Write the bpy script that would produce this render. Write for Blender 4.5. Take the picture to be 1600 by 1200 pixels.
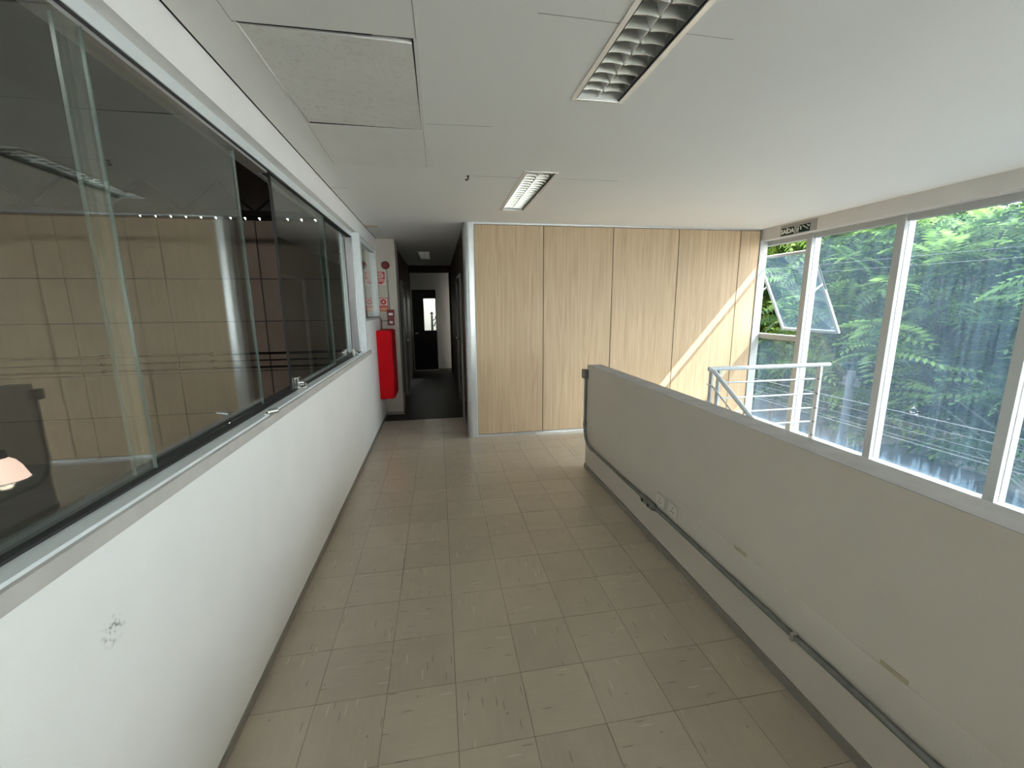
import bpy, bmesh, math, random
import numpy as np
from mathutils import Vector, Matrix

for o in list(bpy.data.objects):
    bpy.data.objects.remove(o, do_unlink=True)
S = bpy.context.scene
COL = S.collection
random.seed(7)

# ------------------------------------------------------------------ camera
cam_d = bpy.data.cameras.new('camera')
cam = bpy.data.objects.new('camera', cam_d)
COL.objects.link(cam)
cam_d.sensor_width = 36.0
cam_d.lens = 652.52 / 1600 * 36.0
cam_d.clip_start = 0.02
cam_d.clip_end = 500
Rr = ((0.9849029, -0.0399580, 0.1684330),
      (-0.1729015, -0.1795801, 0.9684297),
      (-0.0084493, -0.9829315, -0.1837778))
cam.matrix_world = Matrix(((Rr[0][0], -Rr[0][1], -Rr[0][2], 0.0),
                           (Rr[1][0], -Rr[1][1], -Rr[1][2], 0.0),
                           (Rr[2][0], -Rr[2][1], -Rr[2][2], 1.68),
                           (0, 0, 0, 1)))
S.camera = cam

# ------------------------------------------------------------------ world, sun, exposure
SUN_STRENGTH = 3.9
SKY_STRENGTH = 0.8
S.view_settings.view_transform = 'Standard'
S.view_settings.look = 'None'
S.view_settings.gamma = 1.0
S.view_settings.use_curve_mapping = False
S.view_settings.exposure = 2.78

W = bpy.data.worlds.new('sky')
S.world = W
W.use_nodes = True
wn = W.node_tree.nodes
wl = W.node_tree.links
wn.clear()
wo = wn.new('ShaderNodeOutputWorld')
bg = wn.new('ShaderNodeBackground')
sky = wn.new('ShaderNodeTexSky')
sky.sky_type = 'HOSEK_WILKIE'
sky.sun_direction = Vector((1.0, -0.38, 1.19)).normalized()
sky.turbidity = 6.0
sky.ground_albedo = 0.35
# thin bright cloud veils the blue evenly
wm = wn.new('ShaderNodeMixRGB')
wm.inputs[0].default_value = 0.75
wm.inputs[2].default_value = (3.6, 3.6, 3.5, 1)
wl.new(sky.outputs[0], wm.inputs[1])
wl.new(wm.outputs[0], bg.inputs[0])
bg.inputs[1].default_value = SKY_STRENGTH
wl.new(bg.outputs[0], wo.inputs[0])

sun_d = bpy.data.lights.new('sun', 'SUN')
sun_d.energy = SUN_STRENGTH
sun_d.color = (1.0, 0.96, 0.90)
sun_d.angle = 0.009
sun = bpy.data.objects.new('sun', sun_d)
COL.objects.link(sun)
sun.location = (20, -8, 24)
sun.rotation_euler = Vector((-1.0, 0.38, -1.19)).to_track_quat('-Z', 'Y').to_euler()

# ------------------------------------------------------------------ materials
def newmat(name):
    m = bpy.data.materials.new(name)
    m.use_nodes = True
    nt = m.node_tree
    b = nt.nodes.get('Principled BSDF')
    return m, nt, b

def mat(name, col, rough=0.6, metal=0.0, var=0.06, scale=18.0, bump=0.0, bscale=120.0, spec=0.5, coord='Object'):
    """procedural base: colour broken up by noise, optional fine relief"""
    m, nt, b = newmat(name)
    N, L = nt.nodes, nt.links
    tc = N.new('ShaderNodeTexCoord')
    nz = N.new('ShaderNodeTexNoise')
    nz.inputs['Scale'].default_value = scale
    nz.inputs['Detail'].default_value = 4
    L.new(tc.outputs[coord], nz.inputs['Vector'])
    cr = N.new('ShaderNodeValToRGB')
    c0 = [max(0, c * (1 - var)) for c in col[:3]]
    c1 = [min(1, c * (1 + var)) for c in col[:3]]
    cr.color_ramp.elements[0].position = 0.3
    cr.color_ramp.elements[1].position = 0.7
    cr.color_ramp.elements[0].color = (*c0, 1)
    cr.color_ramp.elements[1].color = (*c1, 1)
    L.new(nz.outputs['Fac'], cr.inputs['Fac'])
    L.new(cr.outputs['Color'], b.inputs['Base Color'])
    b.inputs['Roughness'].default_value = rough
    b.inputs['Metallic'].default_value = metal
    b.inputs['Specular IOR Level'].default_value = spec
    if bump > 0:
        n2 = N.new('ShaderNodeTexNoise')
        n2.inputs['Scale'].default_value = bscale
        n2.inputs['Detail'].default_value = 3
        L.new(tc.outputs[coord], n2.inputs['Vector'])
        bp = N.new('ShaderNodeBump')
        bp.inputs['Strength'].default_value = bump
        bp.inputs['Distance'].default_value = 0.004
        L.new(n2.outputs['Fac'], bp.inputs['Height'])
        L.new(bp.outputs['Normal'], b.inputs['Normal'])
    return m

def emis(name, col, strength):
    m, nt, b = newmat(name)
    b.inputs['Base Color'].default_value = (*col, 1)
    b.inputs['Emission Color'].default_value = (*col, 1)
    b.inputs['Emission Strength'].default_value = strength
    return m

def math_node(N, L, op, a, bb=None, c=None):
    n = N.new('ShaderNodeMath')
    n.operation = op
    for i, v in enumerate((a, bb, c)):
        if v is None:
            continue
        if isinstance(v, (int, float)):
            n.inputs[i].default_value = v
        else:
            L.new(v, n.inputs[i])
    return n.outputs[0]

def glass_mat(name, tint=(1, 1, 1), ior=1.5, film=0.0, film_col=(0.8, 0.85, 0.9), dirt=False):
    """thin pane: clear transmission + mirror reflection by Fresnel + dust film that scatters light through"""
    m, nt, b = newmat(name)
    N, L = nt.nodes, nt.links
    N.remove(b)
    out = N.get('Material Output')
    tr = N.new('ShaderNodeBsdfTransparent')
    tr.inputs[0].default_value = (*tint, 1)
    gl = N.new('ShaderNodeBsdfGlossy')
    gl.inputs['Roughness'].default_value = 0.0
    gl.inputs['Color'].default_value = (1, 1, 1, 1)
    lw = N.new('ShaderNodeFresnel')
    g0 = N.new('ShaderNodeNewGeometry')
    L.new(math_node(N, L, 'MULTIPLY_ADD', g0.outputs['Backfacing'], 1.0 / ior - ior, ior), lw.inputs['IOR'])
    body = tr.outputs[0]
    if film > 0:
        df = N.new('ShaderNodeBsdfDiffuse')
        df.inputs[0].default_value = (*film_col, 1)
        tl = N.new('ShaderNodeBsdfTranslucent')
        tl.inputs[0].default_value = (*film_col, 1)
        mx = N.new('ShaderNodeMixShader')
        mx.inputs[0].default_value = 0.6
        L.new(df.outputs[0], mx.inputs[1])
        L.new(tl.outputs[0], mx.inputs[2])
        m2 = N.new('ShaderNodeMixShader')
        L.new(tr.outputs[0], m2.inputs[1])
        L.new(mx.outputs[0], m2.inputs[2])
        if dirt:
            geo = N.new('ShaderNodeNewGeometry')
            sp = N.new('ShaderNodeSeparateXYZ')
            L.new(geo.outputs['Position'], sp.inputs[0])
            mp = N.new('ShaderNodeMapping')
            mp.inputs['Scale'].default_value = (1, 34, 1.6)
            L.new(geo.outputs['Position'], mp.inputs['Vector'])
            n1 = N.new('ShaderNodeTexNoise')
            n1.inputs['Scale'].default_value = 1.0
            n1.inputs['Detail'].default_value = 5
            n1.inputs['Roughness'].default_value = 0.65
            L.new(mp.outputs[0], n1.inputs['Vector'])
            n2 = N.new('ShaderNodeTexNoise')
            n2.inputs['Scale'].default_value = 1.7
            L.new(geo.outputs['Position'], n2.inputs['Vector'])
            streak = math_node(N, L, 'MULTIPLY_ADD', n1.outputs['Fac'], 2.6, -0.75)
            streak = math_node(N, L, 'MAXIMUM', streak, 0.12)
            patch = math_node(N, L, 'MULTIPLY_ADD', n2.outputs['Fac'], 1.6, 0.2)
            f = math_node(N, L, 'MULTIPLY', streak, patch)
            f = math_node(N, L, 'MULTIPLY', f, film)
            f = math_node(N, L, 'ADD', f, film * 0.6)
            # whitish drip crust running up from the sill
            mp3 = N.new('ShaderNodeMapping')
            mp3.inputs['Scale'].default_value = (1, 42, 0.2)
            L.new(geo.outputs['Position'], mp3.inputs['Vector'])
            n3 = N.new('ShaderNodeTexNoise')
            n3.inputs['Scale'].default_value = 1.0
            n3.inputs['Detail'].default_value = 3
            L.new(mp3.outputs[0], n3.inputs['Vector'])
            hgt = math_node(N, L, 'MULTIPLY_ADD', n3.outputs['Fac'], 0.7, -0.235)
            dz = math_node(N, L, 'SUBTRACT', hgt, sp.outputs['Z'])
            dz = math_node(N, L, 'MULTIPLY', dz, 1.0)
            dz = math_node(N, L, 'MINIMUM', dz, 0.035)
            dz = math_node(N, L, 'MAXIMUM', dz, 0.0)
            f = math_node(N, L, 'ADD', f, dz)
            f = math_node(N, L, 'MINIMUM', f, 0.9)
            L.new(f, m2.inputs[0])
        else:
            m2.inputs[0].default_value = film
        body = m2.outputs[0]
    ms = N.new('ShaderNodeMixShader')
    L.new(lw.outputs[0], ms.inputs[0])
    L.new(body, ms.inputs[1])
    L.new(gl.outputs[0], ms.inputs[2])
    L.new(ms.outputs[0], out.inputs['Surface'])
    return m

def wood_mat(name, light, dark, gscale=1.0, rough=0.5):
    m, nt, b = newmat(name)
    N, L = nt.nodes, nt.links
    tc = N.new('ShaderNodeTexCoord')
    oi = N.new('ShaderNodeObjectInfo')
    off = N.new('ShaderNodeVectorMath')
    off.operation = 'MULTIPLY_ADD'
    off.inputs[1].default_value = (31.7, 3.1, 17.3)
    L.new(oi.outputs['Random'], off.inputs[0])
    L.new(tc.outputs['Object'], off.inputs[2])
    mp = N.new('ShaderNodeMapping')
    mp.inputs['Scale'].default_value = (46 * gscale, 46 * gscale, 0.9)
    L.new(off.outputs[0], mp.inputs['Vector'])
    n1 = N.new('ShaderNodeTexNoise')
    n1.inputs['Scale'].default_value = 1.0
    n1.inputs['Detail'].default_value = 6
    n1.inputs['Roughness'].default_value = 0.62
    n1.inputs['Distortion'].default_value = 0.25
    L.new(mp.outputs[0], n1.inputs['Vector'])
    mp2 = N.new('ShaderNodeMapping')
    mp2.inputs['Scale'].default_value = (5.5, 5.5, 0.30)
    L.new(off.outputs[0], mp2.inputs['Vector'])
    wv = N.new('ShaderNodeTexNoise')
    wv.inputs['Scale'].default_value = 1.0
    wv.inputs['Detail'].default_value = 1.0
    L.new(mp2.outputs[0], wv.inputs['Vector'])
    ring = math_node(N, L, 'MULTIPLY', wv.outputs['Fac'], 95.0)
    ring = math_node(N, L, 'SINE', ring)
    ring = math_node(N, L, 'MULTIPLY_ADD', ring, 0.055, 0.0)
    fac = math_node(N, L, 'ADD', n1.outputs['Fac'], ring)
    cr = N.new('ShaderNodeValToRGB')
    cr.color_ramp.elements[0].position = 0.25
    cr.color_ramp.elements[1].position = 0.72
    cr.color_ramp.elements[0].color = (*dark, 1)
    cr.color_ramp.elements[1].color = (*light, 1)
    L.new(fac, cr.inputs['Fac'])
    L.new(cr.outputs[0], b.inputs['Base Color'])
    b.inputs['Roughness'].default_value = rough
    b.inputs['Specular IOR Level'].default_value = 0.35
    return m

def tile_mat(name):
    m, nt, b = newmat(name)
    N, L = nt.nodes, nt.links
    tc = N.new('ShaderNodeTexCoord')
    oi = N.new('ShaderNodeObjectInfo')
    geo = N.new('ShaderNodeNewGeometry')
    off = N.new('ShaderNodeVectorMath')
    off.operation = 'MULTIPLY_ADD'
    off.inputs[1].default_value = (57.3, 91.1, 13.7)
    L.new(oi.outputs['Random'], off.inputs[0])
    L.new(tc.outputs['Object'], off.inputs[2])
    n1 = N.new('ShaderNodeTexNoise')
    n1.inputs['Scale'].default_value = 9
    n1.inputs['Detail'].default_value = 5
    L.new(off.outputs[0], n1.inputs['Vector'])
    n2 = N.new('ShaderNodeTexNoise')          # traffic dirt over the whole floor
    n2.inputs['Scale'].default_value = 1.3
    n2.inputs['Detail'].default_value = 4
    L.new(geo.outputs['Position'], n2.inputs['Vector'])
    mpg = N.new('ShaderNodeMapping')          # soft grain of the vinyl
    mpg.inputs['Scale'].default_value = (60, 6, 1)
    L.new(off.outputs[0], mpg.inputs['Vector'])
    n3 = N.new('ShaderNodeTexNoise')
    n3.inputs['Scale'].default_value = 1.0
    n3.inputs['Detail'].default_value = 4
    L.new(mpg.outputs[0], n3.inputs['Vector'])
    v = math_node(N, L, 'MULTIPLY_ADD', n1.outputs['Fac'], 0.22, 0.62)
    v = math_node(N, L, 'MULTIPLY_ADD', n2.outputs['Fac'], 0.30, v)
    v = math_node(N, L, 'MULTIPLY_ADD', n3.outputs['Fac'], 0.16, v)
    v = math_node(N, L, 'MULTIPLY_ADD', oi.outputs['Random'], 0.12, v)
    base = N.new('ShaderNodeMixRGB')
    base.blend_type = 'MULTIPLY'
    base.inputs[0].default_value = 1.0
    base.inputs[1].default_value = (0.46, 0.392, 0.305, 1)
    L.new(v, base.inputs[2])
    col = base.outputs[0]
    # chips of pale and dark vinyl pulled out as dashes along the tile's grain
    for sc, thr, rnd, c in (((26, 2.6, 1), 0.050, 0.66, (0.70, 0.66, 0.58)),
                            ((34, 2.9, 1), 0.045, 0.58, (0.06, 0.05, 0.04)),
                            ((11, 11, 1), 0.03, 0.80, (0.07, 0.06, 0.05))):
        mp = N.new('ShaderNodeMapping')
        mp.inputs['Scale'].default_value = sc
        mp.inputs['Location'].default_value = (sc[0] * 1.7, sc[1] * 3.3, 0)
        L.new(off.outputs[0], mp.inputs['Vector'])
        vo = N.new('ShaderNodeTexVoronoi')
        vo.voronoi_dimensions = '2D'
        vo.inputs['Scale'].default_value = 1.0
        L.new(mp.outputs[0], vo.inputs['Vector'])
        near = math_node(N, L, 'LESS_THAN', vo.outputs['Distance'], thr * 1.6)
        sep = N.new('ShaderNodeSeparateColor')
        L.new(vo.outputs['Color'], sep.inputs[0])
        pick = math_node(N, L, 'GREATER_THAN', sep.outputs[0], rnd + 0.12)
        fac = math_node(N, L, 'MULTIPLY', near, pick)
        fac = math_node(N, L, 'MULTIPLY', fac, 0.5)
        mx = N.new('ShaderNodeMixRGB')
        L.new(fac, mx.inputs[0])
        L.new(col, mx.inputs[1])
        mx.inputs[2].default_value = (*c, 1)
        col = mx.outputs[0]
    L.new(col, b.inputs['Base Color'])
    r = math_node(N, L, 'MULTIPLY_ADD', n2.outputs['Fac'], 0.10, 0.25)
    L.new(r, b.inputs['Roughness'])
    b.inputs['Specular IOR Level'].default_value = 1.0
    return m

def scuffed_wall(name, col):
    """painted plaster: fine relief, faint dirt near the floor, one cluster of dark scuffs"""
    m = mat(name, col, 0.7, var=0.025, scale=3.0, bump=0.12, bscale=160)
    nt = m.node_tree
    N, L = nt.nodes, nt.links
    b = N.get('Principled BSDF')
    src = b.inputs['Base Color'].links[0].from_socket
    geo = N.new('ShaderNodeNewGeometry')
    d = N.new('ShaderNodeVectorMath')
    d.operation = 'DISTANCE'
    d.inputs[1].default_value = (-0.855, 1.105, 0.868)
    L.new(geo.outputs['Position'], d.inputs[0])
    near = N.new('ShaderNodeMapRange')
    near.inputs[1].default_value = 0.045
    near.inputs[2].default_value = 0.01
    L.new(d.outputs['Value'], near.inputs[0])
    nz = N.new('ShaderNodeTexNoise')
    nz.inputs['Scale'].default_value = 75
    nz.inputs['Detail'].default_value = 3
    L.new(geo.outputs['Position'], nz.inputs['Vector'])
    sm = N.new('ShaderNodeMapRange')
    sm.inputs[1].default_value = 0.50
    sm.inputs[2].default_value = 0.66
    L.new(nz.outputs['Fac'], sm.inputs[0])
    f = math_node(N, L, 'MULTIPLY', near.outputs[0], sm.outputs[0])
    f = math_node(N, L, 'MULTIPLY', f, 0.8)
    mx = N.new('ShaderNodeMixRGB')
    L.new(f, mx.inputs[0])
    L.new(src, mx.inputs[1])
    mx.inputs[2].default_value = (0.05, 0.05, 0.05, 1)
    L.new(mx.outputs[0], b.inputs['Base Color'])
    return m

def access_mat(name):
    """painted hatch board dirtied by hands"""
    m = mat(name, (0.82, 0.81, 0.775), 0.75, var=0.03, scale=5)
    nt = m.node_tree
    N, L = nt.nodes, nt.links
    b = N.get('Principled BSDF')
    src = b.inputs['Base Color'].links[0].from_socket
    tc = N.new('ShaderNodeTexCoord')
    nz = N.new('ShaderNodeTexNoise')
    nz.inputs['Scale'].default_value = 26
    nz.inputs['Detail'].default_value = 8
    nz.inputs['Roughness'].default_value = 0.75
    nz.inputs['Distortion'].default_value = 1.2
    L.new(tc.outputs['Object'], nz.inputs['Vector'])
    sm = N.new('ShaderNodeMapRange')
    sm.inputs[1].default_value = 0.52
    sm.inputs[2].default_value = 0.72
    L.new(nz.outputs['Fac'], sm.inputs[0])
    f = math_node(N, L, 'MULTIPLY', sm.outputs[0], 0.5)
    mx = N.new('ShaderNodeMixRGB')
    L.new(f, mx.inputs[0])
    L.new(src, mx.inputs[1])
    mx.inputs[2].default_value = (0.42, 0.39, 0.35, 1)
    L.new(mx.outputs[0], b.inputs['Base Color'])
    return m

def leaf_mat(name, c0, c1, trans=0.55):
    m, nt, b = newmat(name)
    N, L = nt.nodes, nt.links
    out = N.get('Material Output')
    geo = N.new('ShaderNodeNewGeometry')
    nz = N.new('ShaderNodeTexNoise')
    nz.inputs['Scale'].default_value = 1.6
    nz.inputs['Detail'].default_value = 6
    L.new(geo.outputs['Position'], nz.inputs['Vector'])
    cr = N.new('ShaderNodeValToRGB')
    cr.color_ramp.elements[0].position = 0.35
    cr.color_ramp.elements[1].position = 0.68
    cr.color_ramp.elements[0].color = (*c0, 1)
    cr.color_ramp.elements[1].color = (*c1, 1)
    atn = N.new('ShaderNodeAttribute')
    atn.attribute_name = 'leaf_tone'
    fa = math_node(N, L, 'MULTIPLY_ADD', atn.outputs['Fac'], 0.5, -0.2)
    fa = math_node(N, L, 'ADD', fa, nz.outputs['Fac'])
    L.new(fa, cr.inputs['Fac'])
    L.new(cr.outputs[0], b.inputs['Base Color'])
    b.inputs['Roughness'].default_value = 0.5
    b.inputs['Specular IOR Level'].default_value = 0.25
    tl = N.new('ShaderNodeBsdfTranslucent')
    L.new(cr.outputs[0], tl.inputs[0])
    mx = N.new('ShaderNodeMixShader')
    mx.inputs[0].default_value = trans
    L.new(b.outputs[0], mx.inputs[1])
    L.new(tl.outputs[0], mx.inputs[2])
    L.new(mx.outputs[0], out.inputs['Surface'])
    return m

M = {}
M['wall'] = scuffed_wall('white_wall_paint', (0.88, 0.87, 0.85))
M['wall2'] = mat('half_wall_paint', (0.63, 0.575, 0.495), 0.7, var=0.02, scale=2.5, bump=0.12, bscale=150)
M['patch'] = mat('half_wall_patch_paint', (0.66, 0.61, 0.53), 0.65, var=0.02, scale=3, bump=0.1, bscale=120)
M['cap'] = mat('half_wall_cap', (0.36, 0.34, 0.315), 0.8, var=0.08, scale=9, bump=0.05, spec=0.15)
M['column'] = mat('column_paint', (0.53, 0.485, 0.425), 0.7, var=0.03, scale=3, bump=0.1)
M['lower'] = mat('lower_hall_grey', (0.12, 0.115, 0.11), 0.8, var=0.04, scale=3)
M['ceil'] = mat('ceiling_paint', (0.87, 0.87, 0.845), 0.8, var=0.012, scale=1.2, bump=0.05, bscale=60)
M['hatch'] = access_mat('hatch_board')
M['gap'] = mat('shadow_gap', (0.03, 0.03, 0.03), 0.9)  # near-black colour painted in for the shade inside gaps and joints
M['crack'] = mat('joint_line', (0.33, 0.31, 0.29), 0.9)
M['alu'] = mat('white_powder_aluminium', (0.72, 0.76, 0.77), 0.38, var=0.02, spec=0.5)
M['alu_grey'] = mat('satin_aluminium', (0.62, 0.63, 0.64), 0.33, 0.85, var=0.03)
M['sill'] = mat('sill_stone', (0.50, 0.48, 0.45), 0.6, var=0.07, scale=14)
M['facade'] = mat('facade_white_metal', (0.42, 0.435, 0.43), 0.5, var=0.02, spec=0.2)
M['beam'] = mat('beam_paint', (0.62, 0.60, 0.57), 0.65, var=0.03, scale=6, bump=0.08)
M['glass_left'] = glass_mat('smoky_sliding_glass', (0.90, 0.95, 0.93), 1.85, 0.010, (0.5, 0.58, 0.55))
M['glass_edge'] = mat('green_glass_edge', (0.125, 0.155, 0.142), 0.2, var=0.05)
M['glass_dirty'] = glass_mat('weathered_glass', (0.69, 0.73, 0.76), 1.45, 0.021, (0.44, 0.72, 0.98), True)
M['glass_clear'] = glass_mat('clear_glass', (0.9, 0.95, 0.95), 1.45, 0.02)
M['oak'] = wood_mat('pale_oak_laminate', (0.565, 0.42, 0.272), (0.41, 0.29, 0.175))
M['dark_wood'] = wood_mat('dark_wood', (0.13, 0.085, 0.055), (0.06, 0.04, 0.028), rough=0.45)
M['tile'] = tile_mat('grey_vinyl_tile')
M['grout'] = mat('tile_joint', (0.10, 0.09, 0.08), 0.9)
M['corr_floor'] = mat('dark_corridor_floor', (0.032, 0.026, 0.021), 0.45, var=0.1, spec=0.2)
M['base'] = mat('grey_vinyl_skirting', (0.27, 0.245, 0.205), 0.55, var=0.05)
M['red'] = mat('red_enamel', (0.60, 0.002, 0.007), 0.55, var=0.06, scale=7, spec=0.12)
M['frame_dim'] = mat('corridor_frame_paint', (0.30, 0.285, 0.265), 0.6, var=0.03)
M['red_dark'] = mat('dark_red_plastic', (0.16, 0.012, 0.018), 0.45)
M['white_pl'] = mat('white_plastic', (0.75, 0.74, 0.71), 0.4, var=0.02)
M['outlet'] = mat('cream_outlet_plastic', (0.70, 0.66, 0.58), 0.5, var=0.02)
M['black_pl'] = mat('black_plastic', (0.012, 0.012, 0.012), 0.5)
M['galv'] = mat('galvanised_steel', (0.23, 0.235, 0.215), 0.42, 0.55, var=0.12, scale=30)
M['chrome'] = mat('chrome_lock', (0.75, 0.75, 0.73), 0.22, 0.9, var=0.03)
M['steel_paint'] = mat('pale_grey_steel_paint', (0.42, 0.455, 0.475), 0.36, var=0.02)
M['bolt'] = mat('bolt_steel', (0.2, 0.19, 0.18), 0.4, 0.6)
M['tape'] = mat('yellowed_tape', (0.46, 0.41, 0.27), 0.5, var=0.06)
M['sign_red'] = mat('sign_red', (0.50, 0.03, 0.03), 0.45, var=0.03)
M['sign_pink'] = mat('sign_faded_white', (0.72, 0.58, 0.54), 0.5, var=0.03)
M['sign_orange'] = mat('sign_orange', (0.66, 0.30, 0.16), 0.5, var=0.05)
M['sign_green'] = mat('sign_green', (0.008, 0.026, 0.018), 0.6, var=0.05, spec=0.15)
M['sign_white'] = mat('sign_white', (0.82, 0.83, 0.76), 0.5, var=0.02)
M['acrylic'] = mat('grey_acrylic', (0.36, 0.34, 0.32), 0.45, var=0.02, spec=0.3)
M['louver'] = mat('satin_louver', (0.62, 0.63, 0.60), 0.32, 0.8, var=0.03)
M['mirror'] = mat('mirror_reflector', (0.80, 0.79, 0.79), 0.28, 0.7, var=0.03)
M['housing'] = mat('luminaire_housing', (0.80, 0.80, 0.78), 0.5, var=0.02)
M['tube'] = mat('unlit_tube', (0.80, 0.80, 0.78), 0.3, var=0.02)
M['flange'] = mat('luminaire_flange', (0.95, 0.95, 0.94), 0.25, 0.25, var=0.01)
M['hatch_rim'] = mat('hatch_rim_paint', (0.80, 0.79, 0.76), 0.7, var=0.03)
M['black_door'] = mat('black_door', (0.010, 0.010, 0.011), 0.5)
M['wh_panel'] = mat('precast_panel', (0.24, 0.185, 0.14), 0.8, var=0.10, scale=1.2, bump=0.2, bscale=20)
M['wh_dark'] = mat('warehouse_dark_steel', (0.012, 0.010, 0.009), 0.9, spec=0.05)
M['wh_roof'] = mat('warehouse_roof_sheet', (0.05, 0.04, 0.03), 0.8, var=0.1)
M['wh_floor'] = mat('warehouse_floor', (0.22, 0.21, 0.21), 0.5, var=0.15, scale=0.8)
M['lamp_glow'] = emis('glowing_shade', (1.0, 0.66, 0.55), 0.20)
M['terrace'] = mat('pale_terrace_paving', (0.60, 0.57, 0.53), 0.9, var=0.08, scale=2)  # colour of the added terrace, kept pale to throw light indoors
M['asphalt'] = mat('asphalt', (0.05, 0.052, 0.056), 0.9, var=0.15, scale=1.5, bump=0.2, bscale=40)
M['pavement'] = mat('sunlit_pavement', (0.13, 0.12, 0.11), 0.9, var=0.1, scale=2)
M['fence_wall'] = mat('street_wall', (0.07, 0.07, 0.075), 0.85, var=0.12, scale=2)
M['bark'] = mat('bark', (0.09, 0.07, 0.055), 0.9, var=0.3, scale=12, bump=0.4, bscale=30)
M['leaf1'] = leaf_mat('pinnate_leaf_green', (0.018, 0.050, 0.011), (0.20, 0.33, 0.085))
M['leaf2'] = leaf_mat('pinnate_leaf_bluish', (0.012, 0.036, 0.012), (0.125, 0.225, 0.065))
M['leaf3'] = leaf_mat('pinnate_leaf_yellowish', (0.032, 0.075, 0.011), (0.21, 0.31, 0.04))
M['cable'] = mat('power_cable', (0.12, 0.125, 0.13), 0.5)
M['concrete'] = mat('pole_concrete', (0.03, 0.034, 0.038), 0.85, var=0.1, scale=8)
M['car_paint'] = mat('silver_car_paint', (0.075, 0.085, 0.10), 0.3, 0.2, var=0.02)
M['car_glass'] = mat('car_glass', (0.04, 0.05, 0.06), 0.06, var=0.02, spec=0.8)
M['rubber'] = mat('tyre_rubber', (0.02, 0.02, 0.02), 0.8)

# ------------------------------------------------------------------ mesh helpers
OFF = {}

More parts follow.
